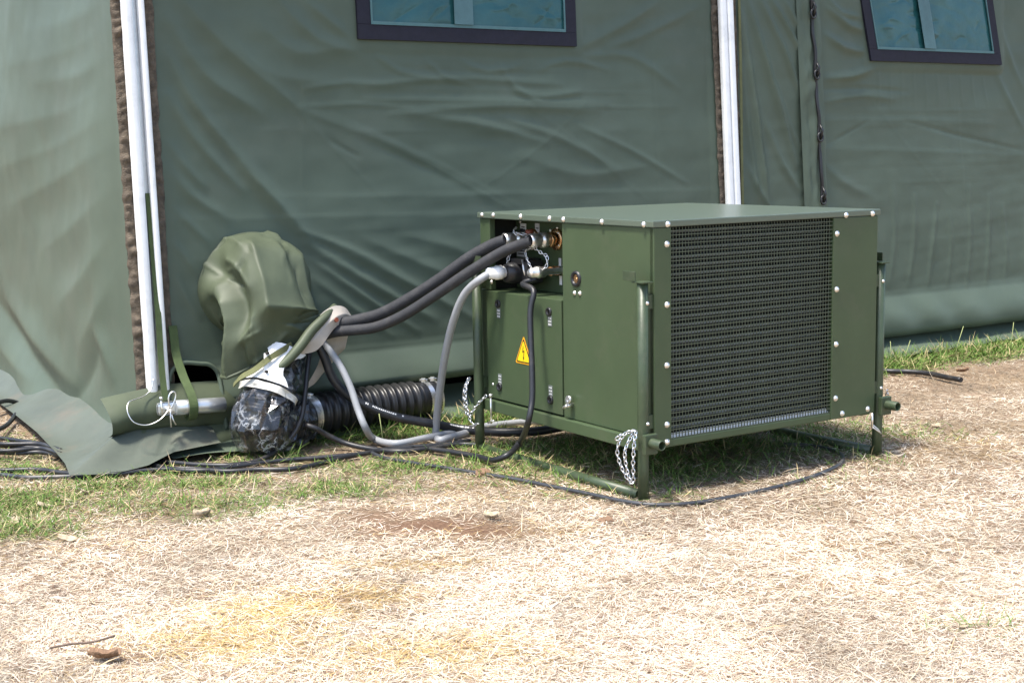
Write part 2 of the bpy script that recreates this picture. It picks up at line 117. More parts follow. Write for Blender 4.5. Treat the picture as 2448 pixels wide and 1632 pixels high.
WHITEP = mat('white_plastic', (.80, .80, .79), .4, var=.03)
PRINT = mat('white_print', (.62, .62, .62), .6, var=.03)
LABEL = mat('label_plate', (.50, .51, .52), .5, var=.05, vscale=60)
LABELD = mat('grey_label', (.14, .16, .15), .5, var=.1, vscale=60)
YELLOW = mat('warning_yellow', (.80, .56, .01), .45, var=.03)
ORANGE = mat('warning_orange', (.80, .36, .01), .45, var=.03)
INK = mat('black_ink', (.02, .017, .012), .5, var=.1)
DUCT = mat('black_duct_rubber', (.012, .012, .013), .38, var=.25, vscale=20, bump=.06, bscale=120, spec=.5, dirt=((.06, .055, .045), .3, 12))
REDCAP = mat('red_brown_plastic', (.22, .06, .03), .5, var=.1)
LEAF = mat('dry_leaf', (.40, .32, .22), .8, var=.35, vscale=50, bump=.4, bscale=120)
LEAFB = mat('brown_leaf', (.20, .12, .07), .85, var=.3, vscale=60, bump=.5, bscale=150)
BLADES = mat('straw_blades', (.5, .4, .25), .75, attr='Col', spec=.2)
TWIG = mat('twig_bark', (.14, .10, .075), .85, var=.3, vscale=60)

# clear film: glossy over transparent, crinkled
def film_mat():
    m = bpy.data.materials.new('clear_film'); m.use_nodes = True; nt = m.node_tree; N = nt.nodes; L = nt.links
    p = N['Principled BSDF']; out = N['Material Output']
    p.inputs['Base Color'].default_value = (.20, .205, .22, 1); p.inputs['Roughness'].default_value = .09; p.inputs['Specular IOR Level'].default_value = .9
    p.inputs['Coat Weight'].default_value = 1.; p.inputs['Coat Roughness'].default_value = .05
    tr = N.new('ShaderNodeBsdfTransparent'); mx = N.new('ShaderNodeMixShader')
    tc = N.new('ShaderNodeTexCoord'); no = N.new('ShaderNodeTexNoise'); no.inputs['Scale'].default_value = 16; no.inputs['Detail'].default_value = 5
    vo = N.new('ShaderNodeTexVoronoi'); vo.inputs['Scale'].default_value = 45; vo.feature = 'SMOOTH_F1'
    L.new(tc.outputs['Object'], no.inputs['Vector']); L.new(tc.outputs['Object'], vo.inputs['Vector'])
    b = N.new('ShaderNodeBump'); b.inputs['Strength'].default_value = .3; b.inputs['Distance'].default_value = .006
    ad = N.new('ShaderNodeMath'); ad.operation = 'ADD'; L.new(no.outputs[0], ad.inputs[0]); L.new(vo.outputs['Distance'], ad.inputs[1])
    L.new(ad.outputs[0], b.inputs['Height']); L.new(b.outputs[0], p.inputs['Normal'])
    r = N.new('ShaderNodeValToRGB'); r.color_ramp.elements[0].position = .40; r.color_ramp.elements[1].position = .68
    r.color_ramp.elements[0].color = (.28, .28, .28, 1); r.color_ramp.elements[1].color = (.70, .70, .70, 1)
    ve = N.new('ShaderNodeTexVoronoi'); ve.feature = 'DISTANCE_TO_EDGE'; ve.inputs['Scale'].default_value = 17; mpn = N.new('ShaderNodeMix'); mpn.data_type = 'VECTOR'; mpn.inputs[0].default_value = .12
    L.new(tc.outputs['Object'], mpn.inputs[4]); L.new(no.outputs['Color'], mpn.inputs[5]); L.new(mpn.outputs[1], ve.inputs['Vector'])
    cr = N.new('ShaderNodeValToRGB'); cr.color_ramp.elements[0].position = .0; cr.color_ramp.elements[1].position = .07; cr.color_ramp.elements[0].color = (.66, .68, .71, 1); cr.color_ramp.elements[1].color = (.035, .037, .042, 1)  # pale creases in the colour: part stress whitening, part painted glints
    L.new(ve.outputs['Distance'], cr.inputs[0]); n3 = N.new('ShaderNodeTexNoise'); n3.inputs['Scale'].default_value = 13; n3.inputs['Detail'].default_value = 3; L.new(tc.outputs['Object'], n3.inputs['Vector'])
    r3 = N.new('ShaderNodeValToRGB'); r3.color_ramp.elements[0].position = .43; r3.color_ramp.elements[1].position = .57; L.new(n3.outputs[0], r3.inputs[0])
    m3 = N.new('ShaderNodeMix'); m3.data_type = 'RGBA'; L.new(r3.outputs[0], m3.inputs[0]); m3.inputs[6].default_value = (.035, .037, .042, 1); L.new(cr.outputs[0], m3.inputs[7]); L.new(m3.outputs[2], p.inputs['Base Color'])
    L.new(no.outputs[0], r.inputs[0]); L.new(r.outputs[0], mx.inputs[0]); L.new(tr.outputs[0], mx.inputs[1]); L.new(p.outputs[0], mx.inputs[2]); L.new(mx.outputs[0], out.inputs['Surface'])
    return m
FILM = film_mat()

# ------------------------------------------------------------------ mesh helpers
def link(name, me, m, parent=None):
    o = bpy.data.objects.new(name, me); COL.objects.link(o)
    if m: 
        me.materials.clear(); me.materials.append(m)
    if parent: o.parent = parent
    return o
def tag(o, label, cat, group=None, kind=None):
    o['label'] = label
    if cat: o['category'] = cat
    if group: o['group'] = group
    if kind: o['kind'] = kind
    return o
def empty(name, loc, rz=0):
    o = bpy.data.objects.new(name, None); COL.objects.link(o); o.location = loc; o.rotation_euler = (0, 0, rz); o.empty_display_size = .1
    return o
def mesh(name, V, F, smooth=False):
    me = bpy.data.meshes.new(name); me.from_pydata([tuple(map(float, v)) for v in V], [], F); me.update()
    if smooth: me.polygons.foreach_set('use_smooth', [True]*len(me.polygons))
    return me
class MB:
    def __init__(s): s.V = []; s.F = []; s.S = []
    def add(s, V, F, sm=False):
        k = len(s.V); s.V += [tuple(map(float, v)) for v in V]; s.F += [tuple(i+k for i in f) for f in F]; s.S += [sm]*len(F); return s
    def box(s, a, b, bev=0.):
        x0, y0, z0 = a; x1, y1, z1 = b
        if bev <= 0:
            V = [(x, y, z) for z in (z0, z1) for y in (y0, y1) for x in (x0, x1)]
            return s.add(V, [(0, 2, 3, 1), (4, 5, 7, 6), (0, 1, 5, 4), (1, 3, 7, 5), (3, 2, 6, 7), (2, 0, 4, 6)])
        bm = bmesh.new(); bmesh.ops.create_cube(bm, size=1)
        for v in bm.verts: v.co = Vector(((x0+x1)/2+v.co.x*(x1-x0), (y0+y1)/2+v.co.y*(y1-y0), (z0+z1)/2+v.co.z*(z1-z0)))
        bmesh.ops.bevel(bm, geom=bm.edges[:], offset=bev, segments=2, affect='EDGES', profile=.6)
        bm.verts.index_update(); s.add([v.co[:] for v in bm.verts], [[v.index for v in f.verts] for f in bm.faces]); bm.free(); return s
    def tube(s, pts, r, n=10, caps=True, rad=None, closed=False):
        P = [Vector(p) for p in pts]; m = len(P); V = []; F = []
        T = []
        for i in range(m):
            a = P[i-1] if (i > 0 or closed) else P[i]; b = P[(i+1) % m] if (i < m-1 or closed) else P[i]
            t = (b-a); T.append(t.normalized() if t.length > 1e-9 else Vector((0, 0, 1)))
        ref = Vector((0, 0, 1)) if abs(T[0].z) < .9 else Vector((1, 0, 0))
        u = T[0].cross(ref).normalized()
        for i in range(m):
            u = (u-T[i]*u.dot(T[i])); u = u.normalized() if u.length > 1e-6 else T[i].orthogonal().normalized()
            v = T[i].cross(u); rr = rad[i] if rad is not None else r
            for k in range(n):
                a = 2*math.pi*k/n; V.append(P[i]+u*(rr*math.cos(a))+v*(rr*math.sin(a)))
        for i in range(m if closed else m-1):
            j = (i+1) % m
            for k in range(n):
                k2 = (k+1) % n; F.append((i*n+k, i*n+k2, j*n+k2, j*n+k))
        s.add(V, F, True)
        if caps and not closed:
            k0 = len(s.V)-m*n; s.F += [tuple(k0+k for k in range(n))[::-1], tuple(k0+(m-1)*n+k for k in range(n))]; s.S += [False, False]
        return s
    def grid(s, A, sm=True, flip=False):     # A: rows x cols x 3
        r, c = len(A), len(A[0]); V = [A[i][j] for i in range(r) for j in range(c)]
        F = [(i*c+j, i*c+j+1, (i+1)*c+j+1, (i+1)*c+j) for i in range(r-1) for j in range(c-1)]
        if flip: F = [f[::-1] for f in F]
        return s.add(V, F, sm)
    def poly(s, pts): return s.add(pts, [tuple(range(len(pts)))])
    def build(s, name, m, parent=None, origin=None):
        if parent is None:
            A = np.array(s.V); c = np.array([(A[:, 0].min()+A[:, 0].max())/2, (A[:, 1].min()+A[:, 1].max())/2, A[:, 2].min()]) if origin is None else np.array(origin)
            V = A-c
        else: V = s.V; c = None
        me = bpy.data.meshes.new(name); me.from_pydata([tuple(map(float, v)) for v in V], [], s.F); me.update()
        me.polygons.foreach_set('use_smooth', s.S)
        o = link(name, me, m, parent)
        if c is not None: o.location = tuple(map(float, c))
        return o
def spline(P, step=.012):
    P = [np.array(p, float) for p in P]; out = []
    Q = [2*P[0]-P[1]]+P+[2*P[-1]-P[-2]]
    for i in range(1, len(Q)-2):
        p0, p1, p2, p3 = Q[i-1:i+3]; d = np.linalg.norm(p2-p1); n = max(2, int(d/step))
        # centripetal Catmull-Rom
        t0 = 0; t1 = t0+max(1e-4, np.linalg.norm(p1-p0)**.5); t2 = t1+max(1e-4, np.linalg.norm(p2-p1)**.5); t3 = t2+max(1e-4, np.linalg.norm(p3-p2)**.5)
        for t in np.linspace(t1, t2, n, endpoint=False):
            a1 = (t1-t)/(t1-t0)*p0+(t-t0)/(t1-t0)*p1; a2 = (t2-t)/(t2-t1)*p1+(t-t1)/(t2-t1)*p2; a3 = (t3-t)/(t3-t2)*p2+(t-t2)/(t3-t2)*p3
            b1 = (t2-t)/(t2-t0)*a1+(t-t0)/(t2-t0)*a2; b2 = (t3-t)/(t3-t1)*a2+(t-t1)/(t3-t1)*a3
            out.append((t2-t)/(t2-t1)*b1+(t-t1)/(t2-t1)*b2)
    out.append(P[-1]); return out
def mknoise(seed, f0, octs=4, n=9, gain=.55, an=(1, 1)):
    g = np.random.default_rng(seed); W = []
    for o in range(octs):
        for k in range(n):
            a = g.uniform(0, 2*math.pi); f = f0*(2**o)*g.uniform(.7, 1.4); W.append((f*math.cos(a)*an[0], f*math.sin(a)*an[1], g.uniform(0, 6.28), gain**o/n**.5))
    def fn(x, y):
        r = np.zeros(np.broadcast(x, y).shape)
        for kx, ky, ph, am in W: r = r+am*np.sin(kx*x+ky*y+ph)
        return r
    return fn
def fold_field(S, H, folds):
    D = np.zeros_like(S)
    for pts, wd_, am, kind in folds:
        P = np.array(spline([(p[0], p[1], 0) for p in pts], .06))[:, :2]
        L = np.concatenate([[0], np.cumsum(np.linalg.norm(np.diff(P, axis=0), axis=1))]); Lt = L[-1]
        m = (S > P[:, 0].min()-5*wd_) & (S < P[:, 0].max()+5*wd_) & (H > P[:, 1].min()-5*wd_) & (H < P[:, 1].max()+5*wd_)
        if not m.any(): continue
        s, h = S[m], H[m]; best = np.full(s.shape, 1e9); sg = np.zeros(s.shape); al = np.zeros(s.shape)
        for i in range(len(P)-1):
            a, b = P[i], P[i+1]; d = b-a; q = d@d
            t = np.clip(((s-a[0])*d[0]+(h-a[1])*d[1])/q, 0, 1); dx = s-a[0]-t*d[0]; dy = h-a[1]-t*d[1]; dd = np.hypot(dx, dy)
            k = dd < best; best[k] = dd[k]; sg[k] = np.sign(d[0]*dy-d[1]*dx)[k]; al[k] = (L[i]+t*(L[i+1]-L[i]))[k]/Lt
        tp = np.clip(np.sin(np.pi*np.clip(al*.9+.05, 0, 1)), 0, 1)**.6
        if kind == 'g': v = .62*np.exp(-(best/wd_/.8)**2)+.38*np.exp(-best/wd_/.42)
        elif kind == 'k': v = np.exp(-best/wd_)
        else: v = np.where(sg > 0, np.exp(-best/(wd_*1.2)), np.exp(-best/(wd_*6)))
        D[m] += am*tp*v
    return D
def grid_obj(name, X, Y, Z, m, parent, keep=None, smooth=True, flip=False):
    r, c = X.shape; V = np.stack([X, Y, Z], -1).reshape(-1, 3)
    I = np.arange(r*c).reshape(r, c); F = np.stack([I[:-1, :-1], I[:-1, 1:], I[1:, 1:], I[1:, :-1]], -1).reshape(-1, 4)
    if flip: F = F[:, ::-1]
    if keep is not None: F = F[keep[:-1, :-1].reshape(-1)]
    me = bpy.data.meshes.new(name); me.vertices.add(len(V)); me.vertices.foreach_set('co', V.astype(np.float32).ravel())
    me.loops.add(len(F)*4); me.loops.foreach_set('vertex_index', F.astype(np.int32).ravel())
    me.polygons.add(len(F)); me.polygons.foreach_set('loop_start', np.arange(len(F), dtype=np.int32)*4)
    me.polygons.foreach_set('use_smooth', [smooth]*len(F)); me.update(calc_edges=True); me.validate()
    return link(name, me, m, parent)
def circ(c, ax_u, ax_v, r, n=24):
    c, a, b = Vector(c), Vector(ax_u), Vector(ax_v)
    return [c+a*(r*math.cos(2*math.pi*k/n))+b*(r*math.sin(2*math.pi*k/n)) for k in range(n)]
def chain(pts, name, parent, link_l=.0175, wire=.0021, wid=.0048, m=None):
    P = spline(pts, .003); L = np.concatenate([[0], np.cumsum([np.linalg.norm(P[i+1]-P[i]) for i in range(len(P)-1)])])
    mb = MB(); pitch = link_l-2.4*wire; n = int(L[-1]/pitch); PA = np.array(P)
    for i in range(n):
        d = (i+.5)*pitch; c = np.array([np.interp(d, L, PA[:, k]) for k in range(3)]); c2 = np.array([np.interp(d+pitch*.4, L, PA[:, k]) for k in range(3)]); c1 = np.array([np.interp(d-pitch*.4, L, PA[:, k]) for k in range(3)])
        t = Vector(c2-c1); t = t.normalized() if t.length > 1e-6 else Vector((0, 0, 1))
        u = t.orthogonal().normalized(); v = t.cross(u); a = (i % 2)*math.pi/2+.4+random.uniform(-.35, .35); q = u*math.cos(a)+v*math.sin(a)
        hl = link_l/2-wire; pts2 = []
        for k in range(12):
            an = 2*math.pi*k/12; x = math.cos(an); y = math.sin(an)
            pts2.append(Vector(c)+t*(max(-1, min(1, x*1.15))*(hl-wid*.3)+x*wid*.3)+q*(y*wid))
        mb.tube(pts2, wire, 6, closed=True)
    return mb.build(name, m or CHROME, parent)

# ------------------------------------------------------------------ ground
gn = mknoise(3, 1.1, 4); gn2 = mknoise(5, 9., 3)
def gz(x, y): return .006*gn(x, y)+.0035*gn2(x, y)-.004
TENT_O = np.array([-1.2158, 4.7087]); TA = R(33.7); WDIR = np.array([math.cos(TA), math.sin(TA)]); WIN = np.array([-math.sin(TA), math.cos(TA)])
def blob(x, y, spots):
    r = np.zeros(np.broadcast(x, y).shape)
    for cx, cy, sx, sy, a in spots: r = np.maximum(r, a*np.exp(-(((x-cx)/sx)**2+((y-cy)/sy)**2)))
    return r
SOIL = [(-.40, 3.82, .13, .12, .9), (-.25, 3.70, .24, .12, 1.), (-.10, 3.63, .16, .09, .9), (-.35, 3.60, .10, .05, .7), (-.78, 2.74, .10, .05, .6), (-.39, 3.10, .10, .035, .5)]
OCHRE = [(-.53, 3.03, .22, .12, .9), (-.34, 3.12, .16, .09, .8), (-.60, 2.84, .22, .13, .8), (-.25, 3.35, .18, .06, .6), (.84, 3.18, .22, .10, .5), (-.2, 2.75, .3, .12, .6), (-.05, 3.62, .25, .08, .4), (.9, 3.5, .2, .1, .4)]
GREEN = [(-.75, 4.60, .38, .12, .9), (-1.15, 4.42, .3, .06, .8), (-1.47, 4.09, .30, .17, .95), (-1.27, 4.24, .25, .12, 1.), (-1.0, 4.27, .26, .09, .95), (-.56, 4.16, .16, .13, .9), (-.40, 4.47, .32, .18, 1.), (-1.58, 4.50, .3, .15, 1), (-1.36, 3.74, .2, .12, .75), (-1.1, 3.98, .42, .2, .55), (-.05, 4.66, .35, .2, .8),
         (.57, 4.25, .35, .3, .7), (.98, 2.84, .12, .06, .28), (.17, 4.37, .35, .2, .55), (1.0, 4.7, .5, .4, .45), (-1.8, 4.5, .3, .5, .6), (.5, 3.1, .12, .05, .25), (.2, 4.02, .25, .07, .3), (-.2, 4.17, .35, .06, .3), (.75, 4.15, .4, .12, .35)]
def axis(lo, hi, f0, f1, step):
    a = list(np.arange(f0, f1+1e-6, step)); x = f1; d = step
    while x < hi: d *= 1.35; x += d; a.append(min(x, hi))
    x = f0; d = step; b = []
    while x > lo: d *= 1.35; x -= d; b.append(max(x, lo))
    return np.array(b[::-1]+a)
gx, gy = np.meshgrid(axis(-120, 120, -3.2, 4.2, .035), axis(-60, 160, 1.5, 8.4, .035))
def ground_mat():
    m = bpy.data.materials.new('dry_ground'); m.use_nodes = True; nt = m.node_tree; N = nt.nodes; L = nt.links; p = N['Principled BSDF']
    p.inputs['Roughness'].default_value = .95; p.inputs['Specular IOR Level'].default_value = .15
    a = N.new('ShaderNodeAttribute'); a.attribute_name = 'Col'
    tc = N.new('ShaderNodeTexCoord'); n = N.new('ShaderNodeTexNoise'); n.inputs['Scale'].default_value = 90; n.inputs['Detail'].default_value = 8; n.inputs['Roughness'].default_value = .75
    L.new(tc.outputs['Object'], n.inputs['Vector'])
    r = N.new('ShaderNodeValToRGB'); r.color_ramp.elements[0].position = .3; r.color_ramp.elements[1].position = .7; r.color_ramp.elements[0].color = (.45, .42, .4, 1); r.color_ramp.elements[1].color = (1.3, 1.3, 1.28, 1)
    L.new(n.outputs[0], r.inputs[0]); mx = N.new('ShaderNodeMix'); mx.data_type = 'RGBA'; mx.blend_type = 'MULTIPLY'; mx.inputs[0].default_value = 1
    L.new(a.outputs['Color'], mx.inputs[6]); L.new(r.outputs[0], mx.inputs[7]); L.new(mx.outputs[2], p.inputs['Base Color'])
    b = N.new('ShaderNodeBump'); b.inputs['Strength'].default_value = .6; b.inputs['Distance'].default_value = .02; L.new(n.outputs[0], b.inputs['Height']); L.new(b.outputs[0], p.inputs['Normal'])
    return m
far = np.clip((np.hypot(gx-.3, gy-4)-4)/6, 0, 1)
gnd = grid_obj('ground', gx, gy, gz(gx, gy)*(1-far)-.0, ground_mat(), None)
pn = mknoise(21, 2.4, 4)
def ground_col(x, y):
    s = np.clip(blob(x, y, SOIL)*1.1+.15*pn(x, y), 0, 1)[..., None]; o_ = np.clip(blob(x, y, OCHRE)+.2*pn(x+3, y), 0, 1)[..., None]; g_ = np.clip(blob(x, y, GREEN), 0, 1)[..., None]
    c = np.array([.32, .245, .17])*(1-o_)+np.array([.33, .225, .10])*o_
    c = c*(1-s)+np.array([.19, .115, .075])*s; c = c*(1-.6*g_)+np.array([.10, .085, .045])*.6*g_
    return c
gc = ground_col(gx.ravel(), gy.ravel()); ca = gnd.data.color_attributes.new('Col', 'FLOAT_COLOR', 'POINT'); ca.data.foreach_set('color', np.concatenate([gc, np.ones((len(gc), 1))], 1).astype(np.float32).ravel())
tag(gnd, 'dry grassy field of bleached straw with bare earth patches', None, kind='structure')

# ------------------------------------------------------------------ tent
tent = empty('army_tent', (float(TENT_O[0]), float(TENT_O[1]), 0), TA)
tag(tent, 'large olive canvas army tent with aluminium corner poles and navy framed windows', 'tent')
LN = R(2.5); CL, SL = math.cos(LN), math.sin(LN)
def T(s, h, o=0.): return (s, h*SL-o*CL, h*CL+o*SL)
def TG(S, H, Oo): return S, H*SL-Oo*CL, H*CL+Oo*SL
WIN1 = (.838, 1.838, 1.44, 1.95-.03); WIN2 = (3.585, 4.565, 1.42, 1.92)
def wmask(S, H, wn, e=.05):
    dx = np.maximum(np.maximum(wn[0]-S, S-wn[1]), 0); dy = np.maximum(np.maximum(wn[2]-H, H-wn[3]), 0); d = np.hypot(dx, dy)
    return np.clip(d/e, 0, 1)**2
EAVE = 1.98
wnA = mknoise(31, 7., 4, gain=.5); wnB = mknoise(32, 16., 3, gain=.6, an=(.5, 1.3)); wnC = mknoise(33, 2.2, 2)
def valance(S, H, hb=.085):        # the wall hem below the seam: bulges out, curls back under at the foot
    v = np.zeros_like(S); q = np.clip((.292-H)/.19, 0, 1)
    v = .055*np.sin(q*math.pi*.62)
    v = np.where(H < hb+.03, v-np.clip((hb+.03-H)/.03, 0, 1)**2*.035, v)
    return v
def wall_panel(name, s0, s1, folds, wn, step, holes=None, amp=1., hb=.085):
    ns = int((s1-s0)/step); nh = int((EAVE-hb)/step)
    S, H = np.meshgrid(np.linspace(s0, s1, ns+1), np.linspace(hb, EAVE, nh+1))
    D = fold_field(S, H, folds)*.74
    ed = np.clip(np.minimum(S-s0, s1-S)/.06, 0, 1)
    D += amp*(.0018*wnA(S, H)+.0011*wnB(S, H))*np.clip((H-.25)/.1, .4, 1)+.008*wnC(S, H)*ed
    D *= (.15+.85*ed)
    if wn: D = D*wmask(S, H, wn)
    D += valance(S, H, hb)+np.where(H < .30, .006*np.sin(S*17+2*wnC(S, H)+H*9)*np.clip((.30-H)/.1, 0, 1), 0)
    D += .004*np.exp(-((H-.298)/.006)**2)
    keep = None
    if holes is not None:
        cx, cy, hx, hy, r = holes
        qx = np.abs(S+step/2-cx)-hx+r; qy = np.abs(H+step/2-cy)-hy+r
        keep = ~((np.hypot(np.maximum(qx, 0), np.maximum(qy, 0))+np.minimum(np.maximum(qx, qy), 0)-r) < 0)
    return grid_obj(name, *TG(S, H, D), CANVAS, tent, keep), (S, H, D)
wm, WM = wall_panel('wall_panel', .03, 2.62, FOLDS_MID, WIN1, .0085, holes=(.125, .19, .085, .115, .06), hb=.150)
wr, WR = wall_panel('wall_panel', 2.70, 5.6, FOLDS_RIGHT, WIN2, .0095)
wall_panel('wall_panel', 5.68, 8.3, [], None, .06)
def wall_o(G, s, h):
    S, H, D = G; j = min(max(int(round((s-S[0, 0])/(S[0, 1]-S[0, 0]))), 0), S.shape[1]-1); i = min(max(int(round((h-H[0, 0])/(H[1, 0]-H[0, 0]))), 0), S.shape[0]-1); return float(D[i, j])
# end wall
tt, zz = np.meshgrid(np.arange(0, 4.6, .016), np.arange(.03, 2.0, .014))
D = fold_field(tt, zz, FOLDS_END)*.8+.004*wnA(tt*.6, zz)+.014*wnC(tt+9, zz)*np.clip(tt/.1, 0, 1)
D *= np.clip(tt/.3, .08, 1)
D += .045*np.exp(-(zz/.10)**1.3)*(1+.5*np.sin(tt*6.+1))
D = D*np.clip(tt/.05, .1, 1)+.0
grid_obj('end_wall', -.074-D, tt+zz*.0436+.006, zz, CANVAS, tent, flip=True)
# far parts of the tent that close it off
def quad(name, pts, m=CANVAS, n=12):
    a, b, c, d = [np.array(p, float) for p in pts]
    U, Vv = np.meshgrid(np.linspace(0, 1, n+1), np.linspace(0, 1, n+1)); P = (a*(1-U[..., None])+b*U[..., None])*(1-Vv[..., None])+(d*(1-U[..., None])+c*U[..., None])*Vv[..., None]
    P[..., 2] += .012*wnC(P[..., 0], P[..., 1]); return grid_obj(name, P[..., 0], P[..., 1], P[..., 2], m, tent)
ye = EAVE*SL; ZE = EAVE*CL
quad('roof_panel', [(-.12, ye-.08, ZE+.005), (8.35, ye-.08, ZE+.005), (8.35, 2.3, 2.95), (-.12, 2.3, 2.95)]); quad('roof_panel', [(-.12, 4.68, ZE+.005), (8.35, 4.68, ZE+.005), (8.35, 2.3, 2.95), (-.12, 2.3, 2.95)])
quad('back_wall', [(-.08, 4.6, 0), (8.3, 4.6, 0), (8.3, 4.56, 2.0), (-.08, 4.56, 2.0)]); quad('end_wall', [(8.3, .05, 0), (8.3, 4.6, 0), (8.3, 4.56, 2.0), (8.3, .12, 2.0)])
mb = MB(); mb.poly([(-.09, .09, 1.98), (-.09, 4.55, 1.98), (-.09, 2.3, 2.94)]); mb.build('gable', CANVAS, tent)
mb = MB(); mb.poly([(8.29, .09, 1.98), (8.29, 4.55, 1.98), (8.29, 2.3, 2.94)]); mb.build('gable', CANVAS, tent)
mb = MB(); mb.box((-.05, .22, .012), (8.2, 4.5, .02)); mb.build('groundsheet', INNER, tent)

# sod cloth along the foot of the wall
S, V_ = np.meshgrid(np.arange(-.02, 8.3, .02), np.linspace(0, 1, 16))
wid = .155+.02*np.sin(S*2.3+.5)+.012*np.sin(S*7.1)
Oo = -.075+V_*(wid+.075); Hh = .10*(1-V_)**2.2+.012+.010*np.abs(np.sin(S*5+1.3*np.sin(S*2)))*V_*(1-V_)*3+.004*np.sin(S*19)*V_
grid_obj('sod_cloth', *TG(S, Hh, Oo), CANVAS, tent)

# windows
def window(wn, strap, rim, top, skew):
    s0, s1, h0, h1 = wn; k = lambda s, h: s-skew*(h-h0)
    root = None
    fr = MB(); b = .055
    def bar(a0, a1, g0, g1, o0, o1, mb):
        P = [T(k(a, g), g, o) for o in (o0, o1) for (a, g) in ((a0, g0), (a1, g0), (a1, g1), (a0, g1))]
        mb.add(P, [(3, 2, 1, 0), (4, 5, 6, 7), (0, 1, 5, 4), (1, 2, 6, 5), (2, 3, 7, 6), (3, 0, 4, 7)])
    U, W_ = np.meshgrid(np.linspace(s0+b*.7, s1-b*.7, 190), np.linspace(h0+b*.7, h1-b*.7, 90))
    vn = mknoise(int(s0*100), 9, 4, gain=.62, an=(.8, 1.2)); wr_ = np.random.default_rng(int(s0*10)); cf = []
    for _ in range(26):
        a, g_, an = wr_.uniform(s0+.1, s1-.1), wr_.uniform(h0+.06, h1-.1), wr_.normal(.15, .5); ll = wr_.uniform(.05, .16); cf.append(([(a, g_), (a+ll*.5*math.cos(an), g_+ll*.5*math.sin(an)+wr_.normal(0, .008)), (a+ll*math.cos(an), g_+ll*math.sin(an))], wr_.uniform(.006, .014), wr_.choice([-1, 1])*wr_.uniform(.003, .006), 'k'))
    Dd = .0055+.0014*np.abs(vn(U, W_))+np.clip(fold_field(U, W_, cf)*.6, -.003, .003)
    pane = grid_obj('window', *TG(U-skew*(W_-h0), W_, Dd), VINYL, tent); pane['label'] = 'crinkled teal clear vinyl window pane'
    # border: four sewn strips
    for a in ((s0, s1, h0, h0+b), (s0, s1, h1-b, h1), (s0, s0+b, h0+b+.001, h1-b-.001), (s1-b, s1, h0+b+.001, h1-b-.001)):
        m_ = MB(); bar(*a, .002, .0135, m_); m_.build('border', NAVY, pane)
    m_ = MB(); r_ = .012
    for a in ((s0+b, s1-b, h0+b, h0+b+r_), (s0+b, s0+b+r_*.6, h0+b+r_, h1-b), (s1-b-r_*.6, s1-b, h0+b+r_, h1-b), (s0+b, s1-b, h1-b-r_, h1-b)): bar(*a, .012, .0165, m_)
    m_.build('edge_piping', PIPING, pane)
    m_ = MB(); bar(strap[0], strap[1], h0+b+.012, h1-b-.015, .0205, .0225, m_); m_.build('strap', TEALTAPE, pane)
window(WIN1, (1.252, 1.337), .012, 0, -.0); window(WIN2, (3.975, 4.058), .012, 0, .22)

# aluminium poles (two rails with a groove) and the brown tape either side
def rrect(w, d, r=.006, n=4):
    out = []
    for cx, cy, a0 in ((w/2-r, d/2-r, 0), (-w/2+r, d/2-r, 90), (-w/2+r, -d/2+r, 180), (w/2-r, -d/2+r, 270)):
        for k in range(n+1): a = R(a0+90*k/n); out.append((cx+r*math.cos(a), cy+r*math.sin(a)))
    return out
def extr(mb, prof, s0, h0, o0, s1, h1, o1):
    n = len(prof); V = [T(s0+x, h0, o0+y) for x, y in prof]+[T(s1+x, h1, o1+y) for x, y in prof]
    mb.add(V, [(k, (k+1) % n, n+(k+1) % n, n+k) for k in range(n)], True); mb.poly(V[n:]); mb.poly(V[:n][::-1])
def pole(sb, st, hb, rails, o=.032):
    root = empty('pole', (0, 0, 0)); root.parent = tent
    for (dx, w_, d_) in rails:
        mb = MB(); extr(mb, rrect(w_, d_, min(w_, d_)*.35), sb+dx, hb, o, st+dx, 2.0, o); mb.build('rail', RAIL, root)
    mb = MB(); lo = min(r[0] for r in rails); hi = max(r[0] for r in rails); extr(mb, rrect(hi-lo, .012, .003), sb+(lo+hi)/2, hb+.01, o-.018, st+(lo+hi)/2, 1.99, o-.018); mb.build('web_strip', ALU, root)
    return root
pl = pole(-.012, -.012, .20, [(-.021, .036, .036), (.027, .022, .030)])
pr_ = pole(2.668, 2.632, .06, [(-.019, .037, .03), (.021, .037, .03)])
def tape(s0, s1, hb, ht, o, seed, lump=.006, chamf=None):
    H, U = np.meshgrid(np.arange(hb, ht, .007), np.linspace(0, 1, 8), indexing='ij'); n = mknoise(seed, 60, 2)
    prof = np.sin(np.pi*np.clip(U, 0, 1))**.5
    Oo = o+lump*prof*(.6+.9*np.abs(n(H*1.4, U*.03)))
    S = s0(H)*(1-U)+s1(H)*U+.002*n(H*1.3+5, U*0)
    if chamf: Oo = Oo+chamf*(1-U)
    return grid_obj('edge_tape', *TG(S, H, Oo), BAND, tent)
tape(lambda h: -.078+0*h, lambda h: -.046+0*h, .20, 1.97, .014, 41, .009, chamf=-.012)
tape(lambda h: .030+0*h, lambda h: .058+.008*(h-.3), .17, 1.97, .006, 42, .004)
tape(lambda h: 2.602-.026*(h-.77), lambda h: 2.648-.036*(h-.77), .1, 1.97, .005, 43, .005)
tape(lambda h: 2.695-.03*(h-.77), lambda h: 2.735-.01*(h-.77), .1, 1.97, .005, 44, .005)
